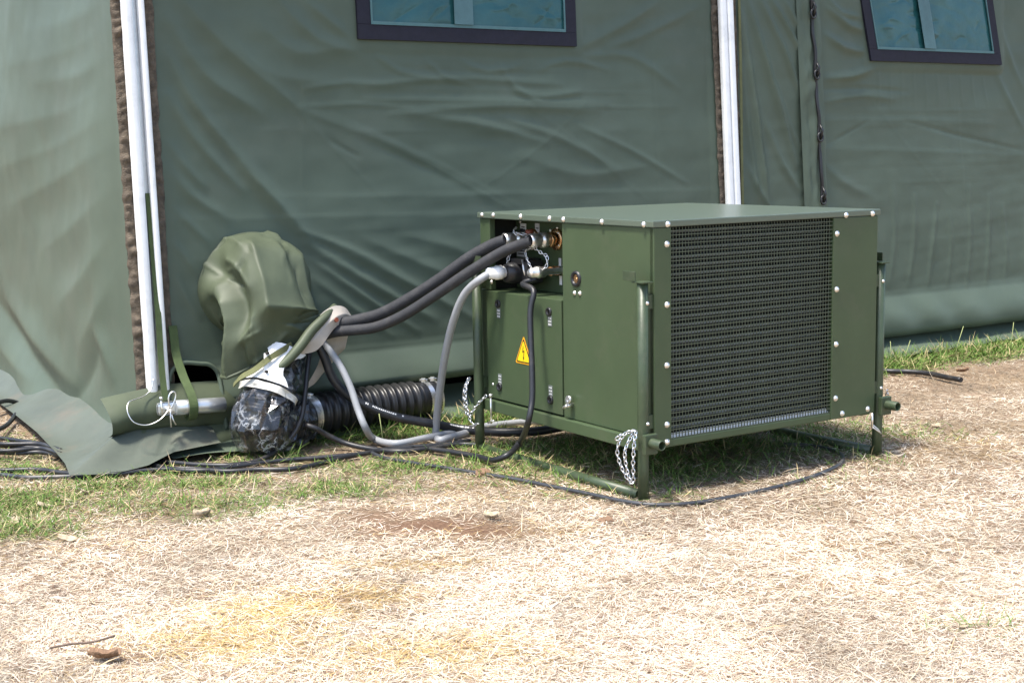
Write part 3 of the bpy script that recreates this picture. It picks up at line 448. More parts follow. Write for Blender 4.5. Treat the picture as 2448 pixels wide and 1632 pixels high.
# webbing
def ribbon(pts, w, m, name, parent, th=.0016, up=None, tf=None):
    P = spline(pts, .008); V = []; n = len(P); mb = MB()
    for i in range(n):
        a = P[max(i-1, 0)]; b = P[min(i+1, n-1)]; t = Vector(b-a).normalized(); u = Vector(up if up is not None else (1, 0, 0)); u = (u-t*u.dot(t)).normalized(); q = t.cross(u)
        c = Vector(P[i]); V += [c-u*w/2-q*th, c+u*w/2-q*th, c+u*w/2+q*th, c-u*w/2+q*th]
    if tf: V = [tf(v) for v in V]
    F = [(i*4+k, i*4+(k+1) % 4, i*4+4+(k+1) % 4, i*4+4+k) for i in range(n-1) for k in range(4)]
    mb.add(V, F, False); mb.poly(V[:4][::-1]); mb.poly(V[-4:]); return mb.build(name, m, parent)
TV = lambda v: T(v[0], v[1], v[2])
ribbon([(.0125-.012, .90, .030), (.001, .7, .036), (.001, .5, .045), (-.004, .30, .060), (-.008, .20, .085)], .021, WEB, 'strap', pl, tf=TV)
ribbon([(.060, .445, .014), (.060, .40, .022), (.058, .35, .035), (.062, .28, .075), (.066, .21, .140), (.067, .175, .153), (.067, .14, .138), (.067, .128, .115), (.067, .14, .092)], .030, WEB, 'strap', tent, tf=TV)
ribbon([(2.735, 1.95, .014), (2.738, 1.67, .014), (2.735, 1.3, .016), (2.728, .9, .016), (2.73, .5, .014)], .014, WEBY, 'strap', tent, tf=TV)
# base tube with pin, ring clip and lanyard
bt = MB(); bt.tube([T(s, .176-.05*s, .118) for s in (.012, .06, .12, .187)], .0255, 18); tube = bt.build('base_tube', ALU, tent)
m_ = MB(); m_.box((0, 0, 0), (.07, .014, .044), .012); m_.V = [T(x-.052, z+.155, .118+.0-y+.012) for x, y, z in m_.V]; m_.build('tube_eye', ALU, tube)
m_ = MB(); m_.tube([T(-.022, .178, .11), T(-.022, .178, .162)], .009, 12); m_.build('pin', STEEL, tube)
lp = [T(-.018+.016*math.sin(a)*(.4+.6*(1-math.cos(a))/2)+.012*(1-math.cos(a))/2, .182+.027*(1-math.cos(a)), .160) for a in np.linspace(0, 2*math.pi, 28, endpoint=False)]
m_ = MB(); m_.tube(lp, .0027, 7, closed=True); m_.tube([T(-.018, .183, .16), T(-.021, .15, .162), T(-.021, .118, .162)], .0026, 6); m_.tube([T(-.016, .16, .16), T(-.012, .14, .162), T(-.004, .124, .163)], .0024, 6); m_.build('ring_clip', STEEL, tube)
m_ = MB(); m_.tube([T(-.045, .155, .15), T(-.045, .215, .15)], .0035, 7); m_.tube([T(-.045, .212, .15), T(-.045, .222, .15)], .006, 8); m_.build('split_pin', STEEL, tube)
wp = spline([T(-.024, .18, .165), T(-.06, .150, .172), T(-.105, .136, .166), T(-.145, .15, .156), T(-.158, .185, .14), T(-.145, .212, .12), T(-.11, .218, .10), T(-.07, .225, .075), T(-.045, .245, .065), T(-.035, .275, .058)], .008)
m_ = MB(); m_.tube(wp, .0019, 6); m_.build('lanyard', STEEL, tent)
# hem round the cut-out near the pole
hp = []
for cx, cy, a0 in ((.21-.06, .305-.06, 0), (.04+.05, .305-.05, 90)):
    for k in range(8): a = R(a0+90*k/7); hp.append(T(cx+.06*math.cos(a), cy+.06*math.sin(a), .030+.02*(.3-(cy+.06*math.sin(a)))))
hp = [T(.212, .07, .062), T(.211, .15, .06), T(.21, .20, .05)]+hp[1:]
m_ = MB(); m_.tube(spline(hp, .01), .008, 7); m_.build('cutout_hem', CANVAS, tent)
# skirt: the lower corner of the cloth folded over in front of the pole foot
U, V_ = np.meshgrid(np.linspace(0, 1, 60), np.linspace(0, 1, 30))
Sg = -.205+U*.47+.02*(V_-.5)*(1-U); prof = np.sin(np.clip(V_*1.1, 0, 1)*math.pi*.8)
Hg = .255-.03*(1-U)**2-.02*np.clip((U-.5)*2, 0, 1)-V_*(.135+.05*U)
Og = .022+.062*prof*(1-.25*U)+.012*np.sin(U*9+V_*3)*V_+.006*np.sin(U*23)*V_-.05*np.clip((V_-.85)/.15, 0, 1)**2+.02*(1-U)
grid_obj('corner_skirt', *TG(Sg, Hg, Og), CANVAS2, tent)
U, V_ = np.meshgrid(np.linspace(0, 1, 50), np.linspace(0, 1, 16)); Sg = -.14+U*.42; Hg = .125-V_*.11; Og = .03+.03*np.sin(V_*3)*(.6+.5*np.sin(U*7))+V_*.05+.01*np.sin(U*19)*V_
grid_obj('corner_skirt', *TG(Sg, Hg, Og), CANVAS2, tent)
# ground flap spread out from the tent corner (world points turned into tent space)
def w2t(x, y, z): d = np.array([x, y])-TENT_O; return (float(d@WDIR), float(d@WIN), z)
bk = [(-2.75, 6.95, .05), (-2.38, 6.36, .06), (-2.08, 5.92, .07), (-1.88, 5.62, .09), (-1.62, 5.22, .10), (-1.42, 4.93, .10), (-1.33, 4.80, .11), (-1.29, 4.74, .12), (-1.26, 4.71, .12), (-1.20, 4.70, .11), (-1.13, 4.72, .09), (-1.06, 4.77, .05)]
fr = [(-2.72, 6.55, .012), (-2.34, 6.04, .014), (-2.117, 5.64, .02), (-1.924, 5.294, .03), (-1.73, 4.946, .035), (-1.549, 4.606, .03), (-1.466, 4.436, .03), (-1.416, 4.322, .016), (-1.281, 4.36, .012), (-1.195, 4.434, .02), (-1.14, 4.56, .035), (-1.00, 4.66, .045)]
B_ = np.array(spline(bk, .03)); nb = 150; rs = lambda A: np.stack([np.interp(np.linspace(0, 1, nb), np.linspace(0, 1, len(A)), A[:, k]) for k in range(3)], 1)
def keyed(pts): 
    out = []
    for i in range(len(pts)-1):
        for t in np.linspace(0, 1, 14, endpoint=False): out.append(np.array(pts[i])*(1-t)+np.array(pts[i+1])*t)
    return np.array(out+[np.array(pts[-1])])
Bk, Fr = keyed(bk), keyed(fr); A = []
for v in np.linspace(0, 1, 26):
    row = []
    for i in range(len(Bk)):
        p = Bk[i]*(1-v)+Fr[i]*v; z = (Bk[i][2]+.035)*(1-v)**1.5+Fr[i][2]*v-.05*max(0, 1-v/.10)**2+.016*math.sin(i*.13+v*2.2)*math.sin(v*3.1)+.010*math.sin(i*.31+v*3)*v*(1-v)*2+.006; row.append(w2t(p[0], p[1], max(z, .014)))
    A.append(row)
m_ = MB(); m_.grid(A); fl = m_.build('ground_flap', FLAPC, tent); fl['label'] = 'dusty ground flap spread from the tent corner'
# lacing down the right panel
U, H = np.meshgrid(np.linspace(0, 1, 14), np.arange(.12, 1.97, .012)); n = mknoise(51, 14, 3)
Sx = 3.118-.03*(H-.75)+U*.145+.004*n(H, U*0)*U; Ox = .013+.012*np.sin(U*math.pi)*(.6+.5*n(H*1.2, U))+.009*U
grid_obj('lacing_flap', *TG(Sx, H, Ox), CANVAS, tent)
rp = []
for h in np.arange(1.96, .3, -.02): rp.append(T(3.217-.05*(h-.75)**1.2*(1 if h > .75 else 0)+.0025*math.sin(h*40), h, .030+.004*math.sin(h*23)))
m_ = MB(); m_.tube(rp, .0085, 8); lace = m_.build('lacing_cord', BLACKP, tent)
for h in (1.62, 1.345, 1.06, .77, .49):
    s = 3.217-.05*max(h-.75, 0)**1.2; ring = [T(s-.004+.016*math.cos(a), h+.020*math.sin(a), .042) for a in np.linspace(0, 2*math.pi, 18, endpoint=False)]
    m_ = MB(); m_.tube(ring, .005, 7, closed=True); m_.build('eyelet', BLACKP, lace); m_ = MB(); m_.tube([T(s, h-.01, .034), T(s+.003, h+.03, .05), T(s, h+.06, .034)], .006, 7); m_.build('cord_loop', BLACKP, lace)
m_ = MB(); m_.tube([T(3.155, 1.98, .034), T(3.162, 1.8, .036), T(3.172, 1.63, .036)], .004, 6); m_.build('cord_tail', BLACKP, lace)

# duct hood: canvas sleeve sewn to the wall, drooping to a wide mouth
rings = [((.37, .562, .004), (.212, 0, 0), (0, .190, 0)), ((.365, .562, .05), (.204, 0, 0), (0, .182, .012)), ((.354, .547, .105), (.186, -.005, .01), (0, .145, .080)), ((.347, .500, .145), (.160, -.01, .0), (0, .080, .112)),
         ((.352, .450, .162), (.168, .0, 0), (0, .04, .124)), ((.368, .415, .158), (.190, .035, 0), (0, .02, .120)), ((.398, .378, .148), (.222, .080, .0), (.0, .010, .100)), ((.408, .352, .143), (.230, .088, .0), (0, .000, .092))]
RC = np.array(spline([r[0] for r in rings], .012)); tpar = np.linspace(0, 1, 84)
def rs_(k): A = np.array([r[k] for r in rings]); x = np.linspace(0, 1, len(A)); return np.stack([np.interp(tpar, x, A[:, i]) for i in range(3)], 1)
def smooth(A):
    for _ in range(4): A[1:-1] = (A[:-2]+2*A[1:-1]+A[2:])/4
    return A
Cc, Aa, Bb = smooth(rs_(0)), smooth(rs_(1)), smooth(rs_(2)); NT = 190; th = np.linspace(0, 2*math.pi, NT+1)
hf = [(1.82, .26, 1.88, .56, .26, .032, 'k'), (1.88, .56, .55, .60, .13, .018, 'k'), (1.75, .72, .75, .72, .22, -.014, 'g'), (2.65, .22, 2.50, .52, .36, -.055, 'g'), (3.05, .42, 2.75, .98, .16, .026, 'k'), (.95, .22, .55, .52, .22, .014, 'k'), (2.25, .60, 2.1, .98, .18, .024, 'k'),
      (1.5, .74, 1.3, .98, .14, .020, 'k'), (.8, .72, .95, .98, .16, .018, 'k'), (2.5, .80, 2.4, .98, .10, -.02, 'g'), (2.35, .22, 2.2, .42, .12, .02, 'k'), (1.35, .24, 1.2, .42, .16, .010, 'k'), (.3, .6, .1, .95, .16, -.022, 'g'), (1.1, .3, .8, .45, .1, -.01, 'g'), (3.5, .25, 3.4, .6, .3, -.03, 'g')]
hr = np.random.default_rng(71)
for _ in range(26):
    a0, t0, an = hr.uniform(.1, 3.3), hr.uniform(.1, .95), hr.uniform(0, 6.28); ll = hr.uniform(.2, .6); hf.append((a0, t0, a0+ll*math.cos(an), t0+ll*math.sin(an)/2.2, hr.uniform(.04, .09), hr.choice([-1, 1])*hr.uniform(.006, .015), 'k'))
TH, TP = np.meshgrid(th, tpar); Df = np.zeros_like(TH)
for a0, t0, a1, t1, wd_, am, kd in hf:
    d = np.array([a1-a0, (t1-t0)*2.2]); q = d@d; t = np.clip(((TH-a0)*d[0]+(TP-t0)*2.2*d[1])/q, 0, 1); dd = np.hypot((TH-a0-t*d[0]), (TP-t0)*2.2-t*d[1]); Df += am*(np.exp(-(dd/wd_)**2) if kd == 'g' else np.exp(-dd/wd_*1.3)*.9)
hn = mknoise(61, 3, 3, gain=.55); Df += .008*(.5-np.abs(hn(np.cos(TH)*.8+TP*1.3, np.sin(TH)*.8)))*np.sin(np.pi*np.clip(TP*1.3+.02, 0, 1))
A = []
for i in range(len(tpar)):
    row = []
    for j in range(NT+1):
        dirv = Aa[i]*math.cos(th[j])+Bb[i]*math.sin(th[j]); ln = np.linalg.norm(dirv); p = Cc[i]+dirv*(1+Df[i, j]/ln); p[2] = max(p[2], .010+.006*(i/83)); row.append(T(*p))
    A.append(row)
m_ = MB(); m_.grid(A, flip=True); hood = m_.build('duct_hood', CANVAS2, tent); hood['label'] = 'wrinkled canvas sleeve over the air duct opening'
q = MB(); q.tube([A[-1][k] for k in range(7, 107)], .006, 8); q.build('mouth_hem', CANVAS2, hood)
# flange sewn to the wall behind the sleeve
FU, FV = np.meshgrid(np.linspace(.80, .97, 6), np.linspace(0, 2*math.pi, 80))
grid_obj('flange', *TG(.37+.205*FU*np.cos(FV), .57+.185*FU*np.sin(FV), .012+.004*np.sin(FV*7)+.006*(1.15-FU)), CANVAS2, hood)
# mouth lining and turned-out lip
def sheet(rows, name, m, parent, sub=10, noise=.004, seed=71):
    rr = [np.array(spline(r, .02)) for r in rows]; n = 26; rr = [np.stack([np.interp(np.linspace(0, 1, n), np.linspace(0, 1, len(a)), a[:, k]) for k in range(3)], 1) for a in rr]
    A = []; nn = mknoise(seed, 25, 3); mr = []
    for i in range(len(rr)-1):
        for t in np.linspace(0, 1, sub, endpoint=False): mr.append(rr[i]*(1-t)+rr[i+1]*t)
    mr.append(rr[-1])
    for i, r in enumerate(mr): A.append([T(p[0], p[1], p[2]+noise*float(nn(np.array(p[0]), np.array(p[1])))) for p in r])
    q = MB(); q.grid(A); return q.build(name, m, parent)
sheet([[(.395, .362, .272), (.45, .414, .286), (.51, .470, .278), (.565, .486, .258), (.615, .474, .235), (.645, .446, .21)], [(.40, .348, .285), (.455, .378, .300), (.51, .425, .298), (.565, .452, .280), (.615, .450, .25), (.65, .436, .215)], [(.41, .330, .282), (.462, .338, .298), (.505, .378, .296), (.555, .415, .272), (.60, .424, .245), (.64, .425, .215)]], 'mouth_lip', LINING, hood)
q = MB(); rp_ = spline([T(*p) for p in ((.57, .482, .24), (.51, .450, .28), (.45, .408, .292), (.395, .355, .302), (.335, .305, .300), (.275, .272, .292))], .008); q.tube(rp_, 0, 14, rad=[.011+.007*math.sin(math.pi*i/(len(rp_)-1))for i in range(len(rp_))]); q.build('rolled_strap', CANVAS2, hood)
sheet([[(.575, .44, .20), (.615, .445, .19), (.655, .43, .175)], [(.555, .38, .185), (.605, .392, .185), (.655, .39, .170)], [(.545, .33, .175), (.59, .325, .180), (.64, .322, .165)], [(.53, .275, .165), (.56, .255, .165), (.605, .285, .150)], [(.47, .185, .160), (.51, .205, .155), (.55, .235, .15)]], 'mouth_lining', LINING, hood)
m_ = MB(); m_.tube([T(.548, .438, .286), T(.549, .439, .293)], .008, 12); m_.build('rivet', REDCAP, hood)

# ------------------------------------------------------------------ duct and its wrapped elbow
def t2w(p): q = np.array(T(*p)); xy = TENT_O+WDIR*q[0]+WIN*q[1]; return (float(xy[0]), float(xy[1]), float(q[2]))
elp = spline([(.415, .40, .15), (.385, .335, .18), (.335, .255, .215), (.285, .17, .242), (.256, .100, .256), (.280, .074, .240), (.37, .086, .190), (.49, .092, .145)], .006)
L_ = np.concatenate([[0], np.cumsum([np.linalg.norm(elp[i+1]-elp[i]) for i in range(len(elp)-1)])])
elr = np.interp(L_/L_[-1], [0, .2, .4, .55, .7, .85, 1], [.063, .067, .074, .082, .083, .076, .068])
ew = [t2w(p) for p in elp]
eb = empty('duct_elbow', (ew[len(ew)//2][0], ew[len(ew)//2][1], 0)); tag(eb, 'bulging black duct elbow wrapped in clear crinkled plastic film below the canvas sleeve', 'duct elbow')
off = Vector(eb.location); loc = lambda P: [tuple(Vector(p)-off) for p in P]
m_ = MB(); m_.tube(loc(ew), 0, 40, rad=[r*.97+.007*math.sin(l*200) for r, l in zip(elr, L_)]); m_.build('elbow', DUCT, eb)
# film: same path, loosely wrapped and crumpled into small flat facets
kk = list(range(0, len(ew), 4)); nf = 32
m_ = MB(); m_.tube([loc(ew)[k] for k in kk], 0, nf, caps=False, rad=[elr[k] for k in kk])
cen = np.repeat(np.array([loc(ew)[k] for k in kk]), nf, axis=0); Vv = np.array(m_.V); dr = Vv-cen; dn = dr/np.linalg.norm(dr, axis=1)[:, None]; ia = np.tile(np.arange(nf), len(kk))*2*math.pi/nf; il = np.repeat(L_[kk], nf)
fn1 = mknoise(81, 16, 3, gain=.6); fr_ = np.random.default_rng(83)
taper = np.clip(np.minimum(il, L_[-1]-il)/.05, .1, 1)
bump = (.010+.014*np.maximum(0, 1-1.2*np.abs(fn1(il*1.1+.06*np.cos(ia), np.sin(ia)*.16-np.cos(ia)*.05)))+fr_.normal(0, .0042, len(il)))*taper
Vv = Vv+dn*bump[:, None]+fr_.normal(0, .0040, Vv.shape); Vv[:, 2] = np.maximum(Vv[:, 2], .008)
Ft = []
for f in m_.F: Ft += [(f[0], f[1], f[2]), (f[0], f[2], f[3])] if (sum(f) % 3) else [(f[0], f[1], f[3]), (f[1], f[2], f[3])]
m_.V = [tuple(v) for v in Vv]; m_.F = Ft; m_.S = [False]*len(Ft); m_.build('plastic_film', FILM, eb)
# white tape patch and strap loops
def patch(l0, l1, a0, a1, name, m, lift=.024, n=14, shape=None):
    q = MB(); A = []
    for l in np.linspace(l0, l1, n):
        i = int(np.searchsorted(L_, l*L_[-1])); i = min(i, len(elp)-2); c = Vector(ew[i]); t = (Vector(ew[i+1])-Vector(ew[max(i-1, 0)])).normalized(); u = t.cross(Vector((0, 0, 1))).normalized(); v = u.cross(t); row = []
        for a in np.linspace(a0, a1, n):
            f = 1.; ang = a+(shape(l, a) if shape else 0); row.append(tuple(c+(u*math.cos(ang)+v*math.sin(ang))*(elr[i]+lift+.003*math.sin(ang*7+l*40))-off))
        A.append(row)
    q.grid(A); return q.build(name, m, eb)
patch(.15, .36, 1.45, 2.75, 'white_tape', WHITEP, .034, shape=lambda l, a: .35*math.sin(l*20+a*2))
patch(.37, .41, .9, 4.4, 'tape_strip', mat('cream_tape', (.62, .60, .54), .5, var=.08), .030)
ribbon(loc([t2w(p) for p in ((.385, .366, .27), (.345, .352, .285), (.29, .330, .295), (.235, .295, .288), (.195, .272, .265), (.180, .245, .235))]), .020, WEBY, 'belt', eb, th=.0018, up=(.25, .5, .8))
bk_ = [t2w(p) for p in ((.283, .346, .285), (.278, .318, .292), (.270, .286, .298))]
ribbon(loc(bk_), .016, RAIL, 'buckle', eb, th=.003, up=(.8, .5, 0))
for p in bk_[::2]:
    q = MB(); c = Vector(p)-off; q.tube([c, c+Vector((.008, -.012, .002))], .005, 8); q.build('buckle_rivet', INK, eb)
# corrugated duct
dp = spline([t2w(p) for p in ((.470, .094, .145), (.60, .096, .135), (.78, .095, .125), (.93, .093, .120), (1.03, .094, .112))], .003)
Ld = np.concatenate([[0], np.cumsum([np.linalg.norm(dp[i+1]-dp[i]) for i in range(len(dp)-1)])]); dl = Ld[-1]
rad = []
for l in Ld:
    x = (l-.06)/.0345; ph = x-math.floor(x); rr = .0655+.0115*math.exp(-((ph-.5)/.20)**2)
    if l < .055 or l > dl-.075: rr = .0665
    rad.append(rr)
dk = empty('corrugated_duct', (dp[len(dp)//2][0], dp[len(dp)//2][1], 0)); tag(dk, 'black corrugated rubber air duct lying along the foot of the tent wall', 'duct')
off2 = Vector(dk.location); loc2 = lambda P: [tuple(Vector(p)-off2) for p in P]
m_ = MB(); m_.tube(loc2(dp), 0, 40, rad=rad); m_.build('hose', DUCT, dk)
for l0, l1 in ((.012, .042), (dl-.058, dl-.036), (dl-.012, dl+.0)):
    i0, i1 = int(np.searchsorted(Ld, l0)), min(int(np.searchsorted(Ld, l1)), len(dp)-1); q = MB(); q.tube(loc2(dp[i0:i1+1]), .0695, 40, caps=False); q.tube(loc2(dp[i0:i1+1]), .0665, 40, caps=False); cl_ = q.build('clamp', STEEL, dk)
    c = Vector(dp[(i0+i1)//2])-off2; q = MB(); q.box((c.x-.008, c.y-.02, c.z+.066), (c.x+.008, c.y+.006, c.z+.082), .002); q.tube([c+Vector((-.014, -.008, .075)), c+Vector((.016, -.008, .075))], .005, 8); q.build('screw', STEEL, cl_)

# ------------------------------------------------------------------ cooling unit
BX = empty('cooling_unit', (.4087, 3.9608, 0), .5796)
tag(BX, 'olive green boxed cooling unit on tube legs with wire grille front', 'cooling unit')
Wd, Dp, Zb, Zt = .9225, .933, .155, .797      # body bottom / top under the lid
def part(name, m=PAINT, *boxes, bev=.0025, parent=BX):
    q = MB()
    for a, b in boxes: q.box(a, b, bev)
    return q.build(name, m, parent)
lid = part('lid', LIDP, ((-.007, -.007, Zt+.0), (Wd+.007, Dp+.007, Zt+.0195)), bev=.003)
# left side (x = 0): rear post, connection recess, access door, fixed panel
lp_ = part('side_panel', PAINT, ((0, .001, Zb+.026), (.02, .4505, Zt-.001)))
part('corner_post', PAINT, ((0, .872, Zb+.43-.03), (.022, Dp, Zt-.001)))
part('side_strip', PAINT, ((0.001, .898, Zb+.026), (.02, Dp, Zb+.398)))
door = part('access_door', PAINT, ((-.003, .4555, Zb+.030), (.016, .896, Zb+.398)))
part('recess_ledge', PAINT, ((.004, .4505, Zb+.385), (.135, .905, Zb+.397)))
rb = part('connection_panel', PAINT, ((.13, .4505, Zb+.3975), (.14, .93, Zt-.002)))
part('recess_side', PAINT, ((.021, .436, Zb+.3975), (.14, .4500, Zt-.002)))
part('recess_side', INNER, ((.023, .906, Zb+.3975), (.1295, .918, Zt-.002)))
part('base_rail', PAINT, ((-.016, .03, Zb-.014), (.03, .975, Zb+.024)), bev=.003)
part('base_rail', PAINT, ((Wd-.03, .03, Zb-.014), (Wd+.016, .975, Zb+.024)), bev=.003)
part('base_plate', PAINT, ((.031, .004, Zb-.004), (Wd-.031, Dp, Zb+.012)))
part('side_panel', PAINT, ((Wd-.02, .001, Zb+.026), (Wd, Dp-.001, Zt-.001)))
part('back_panel', PAINT, ((.021, Dp-.02, Zb+.026), (Wd-.021, Dp, Zt-.001)))
# front (y = 0)
part('front_strip', PAINT, ((.0, -.003, Zb-.001), (.0635, .018, Zt-.001)))
part('front_panel', PAINT, ((.7215, -.003, Zb-.001), (Wd, .018, Zt-.001)))
part('front_sill', PAINT, ((.064, -.001, Zb-.001), (.721, .016, Zb+.020)))
part('coil_backing', FIN, ((.03, .075, Zb+.013), (.9, .085, Zt-.003)), bev=0)
# condenser: rows of tubes with a fin pack behind
q = MB()
for x in np.arange(.068, .72, .0055): q.box((x, .047, Zb+.03), (x+.0012, .074, Zt-.006))
fp = q.build('fin_pack', FIN, BX); fp['kind'] = 'stuff'
ct = MB(); ct.tube([(.064, .036, 0), (.25, .036, 0), (.5, .036, 0), (.722, .036, 0)], .0044, 10); ctm = None
for k in range(24):
    z = Zb+.046+k*.0252
    if z > Zt-.012: break
    if ctm is None: o_ = ct.build('coil_tube', COIL, BX); ctm = o_.data
    else: o_ = link('coil_tube', ctm, None, BX)
    o_.location = (0, random.uniform(-.001, .001), z)
q = MB(); q.add([(.066, .007, Zb+.0215), (.7195, .007, Zb+.0215), (.7195, .018, Zb+.0335), (.066, .018, Zb+.0335), (.066, .009, Zb+.0205), (.7195, .009, Zb+.0205), (.7195, .020, Zb+.0325), (.066, .020, Zb+.0325)], [(0, 1, 2, 3), (7, 6, 5, 4), (0, 4, 5, 1), (2, 6, 7, 3), (1, 5, 6, 2), (3, 7, 4, 0)]); q.build('drip_strip', BRIGHT, BX)
# grille wires
g = MB(); r = .0011; pitch = (.7215-.0635)/56
def wirebox(mb, a, b): mb.box(a, b)
for k in range(1, 56): x = .0635+k*pitch; g.box((x-r, .004-r, Zb+.0205), (x+r, .004+r, Zt-.002))
for k in range(0, 51):
    z = Zb+.0225+k*pitch*1.055
    if z < Zt-.004: g.box((.0637, .0015-r, z-r), (.7213, .0015+r, z+r))
gr = g.build('wire_grille', WIRE, BX); gr['kind'] = 'stuff'; gr['label'] = 'fine square wire mesh over the condenser'
# bolts
def bolt_mesh(r=.0076):
    q = MB(); prof = [(0, .0), (0, r*1.25), (.0012, r*1.25), (.0014, r), (.004, r*.95), (.0062, r*.6), (.0068, .0005)]
    A = [[(-d, rr*math.cos(a), rr*math.sin(a)) for a in np.linspace(0, 2*math.pi, 15)] for d, rr in prof]
    q.grid(A, sm=True); me = bpy.data.meshes.new('bolt'); me.from_pydata(q.V, [], q.F); me.polygons.foreach_set('use_smooth', [True]*len(q.F)); me.materials.append(STEEL); return me
BM = bolt_mesh()
def bolt(p, face='L', sc=1., parent=BX, name='bolt'):
    o = link(name, BM, None, parent); o.location = p; o.scale = (sc,)*3
    o.rotation_euler = (random.uniform(0, 6), 0, 0) if face == 'L' else ((random.uniform(0, 6), 0, R(90)) if face == 'F' else (0, 0, R(180)))
    return o
for y, z in ((.908, .653), (.837, .654), (.672, .654), (.508, .653), (.433, .652), (.235, .651), (.036, .650)): bolt((-.0072, y, Zb+z), 'L', .95)
for x, z in ((.047, .650), (.772, .648), (.892, .648)): bolt((x, -.0072, Zb+z), 'F', .95)
for x, z in ((.047, .593), (.047, .418), (.046, .241), (.046, .066), (.046, .014), (.737, .591), (.739, .415), (.740, .240), (.741, .066), (.772, .013), (.890, .014)): bolt((x, -.0032, Zb+z), 'F', 1.)
for y, z in ((.387, .426), (.359, .427)): bolt((-.0003, y, Zb+z), 'L', .8)
# grommet, door latches, labels
q = MB(); A = [[(-d, .377+rr*math.cos(a), Zb+.471+rr*1.0*math.sin(a)) for a in np.linspace(0, 2*math.pi, 25)] for d, rr in ((-.004, .013), (.0, .0135), (.006, .016), (.007, .020), (.005, .024), (0, .0255))]; q.grid(A); gm = q.build('grommet', BLACKP, BX)
q = MB(); q.tube([(-.001, .377, Zb+.471), (.002, .377, Zb+.471)], .0133, 18); q.tube([(-.0045, .374, Zb+.468), (-.001, .374, Zb+.468)], .0075, 12); q.build('plug', BRASS, gm)
def latch(y, z):
    q = MB(); A = [[(-.003-d, y+rr*math.cos(a), Zb+z+rr*math.sin(a)) for a in np.linspace(0, 2*math.pi, 21)] for d, rr in ((0, .0145), (.004, .0145), (.0065, .0125), (.006, .0085), (.003, .0075), (.003, .0))]; q.grid(A); q.box((-.0085, y-.0012, Zb+z-.006), (-.0055, y+.0012, Zb+z+.006)); q.build('latch', BLACKP, door)
def small_label(y, z, w_=.022, h_=.034):
    lb = part('label', LABELD, ((-.0042, y-w_/2, Zb+z-h_/2), (-.0031, y+w_/2, Zb+z+h_/2)), bev=0, parent=door)
for y, z in ((.822, .357), (.522, .356), (.822, .074), (.520, .072)): latch(y, z)
for y, z in ((.820, .326), (.518, .327), (.819, .102), (.519, .102)):
    small_label(y, z)
    q = MB()
    for k in range(3):
        for j in range(3): q.box((-.0050, y-.008+j*.0058, Zb+z+.009-k*.010-.0022), (-.0044, y-.008+j*.0058+.0038, Zb+z+.009-k*.010+.0022))
    q.build('label_print', PRINT, door)
# warning triangle
cy, z0, z1, hw = .6705, .170, .264, .051
def tri(e, x, m, name, par):
    q = MB(); c = Vector((0, cy, Zb+(z0*2+z1)/3)); P = [Vector((x, cy-hw, Zb+z0)), Vector((x, cy, Zb+z1)), Vector((x, cy+hw, Zb+z0))]; P = [Vector((x, c.y+(p.y-c.y)*e, c.z+(p.z-c.z)*e)) for p in P]
    rr = []
    for i in range(3):
        a, b, d = P[i-1], P[i], P[(i+1) % 3]; u = (a-b).normalized(); v = (d-b).normalized(); k = .006*e
        rr += [b+u*k, b+(u+v)*k*.38, b+v*k]
    q.poly([tuple(p) for p in rr]); q.poly([tuple(p+Vector((.0007, 0, 0))) for p in rr][::-1]); n = len(rr)
    q.add([tuple(p) for p in rr]+[tuple(p+Vector((.0007, 0, 0))) for p in rr], [(k, (k+1) % n, n+(k+1) % n, n+k) for k in range(n)]); return q.build(name, m, par)
ws = tri(1.0, -.0040, ORANGE, 'warning_sign', door); ws['label'] = 'yellow warning triangle with black lightning bolt'
tri(.86, -.0048, INK, 'border', ws); tri(.74, -.0056, YELLOW, 'field', ws)
q = MB(); x = -.0064
def fl_(pts): 
    P = [(x, cy-a*.001, Zb+.2+b*.001) for a, b in pts]; q.poly(P)
fl_([(1.5, 31), (-1, 31), (-5, 10), (-2.2, 9)]); fl_([(-5, 10.5), (-4.6, 7.5), (6.2, 14), (5.8, 16.6)]); fl_([(6.2, 14), (3.2, 15.2), (.2, -8), (2.6, -9)]); fl_([(-2.6, -6), (4.8, -9), (.6, -18)])
q.build('lightning_bolt', INK, ws)
# drain cock on side panel
q = MB(); q.tube([(0, .405, Zb+.072), (-.022, .405, Zb+.072)], .007, 12); q.tube([(-.018, .405, Zb+.072), (-.02, .424, Zb+.062)], .0055, 10); q.tube([(-.016, .403, Zb+.076), (-.02, .401, Zb+.090)], .005, 10); q.tube([(-.012, .401, Zb+.090), (-.022, .401, Zb+.091)], .0125, 16); q.build('drain_cock', STEEL, BX)
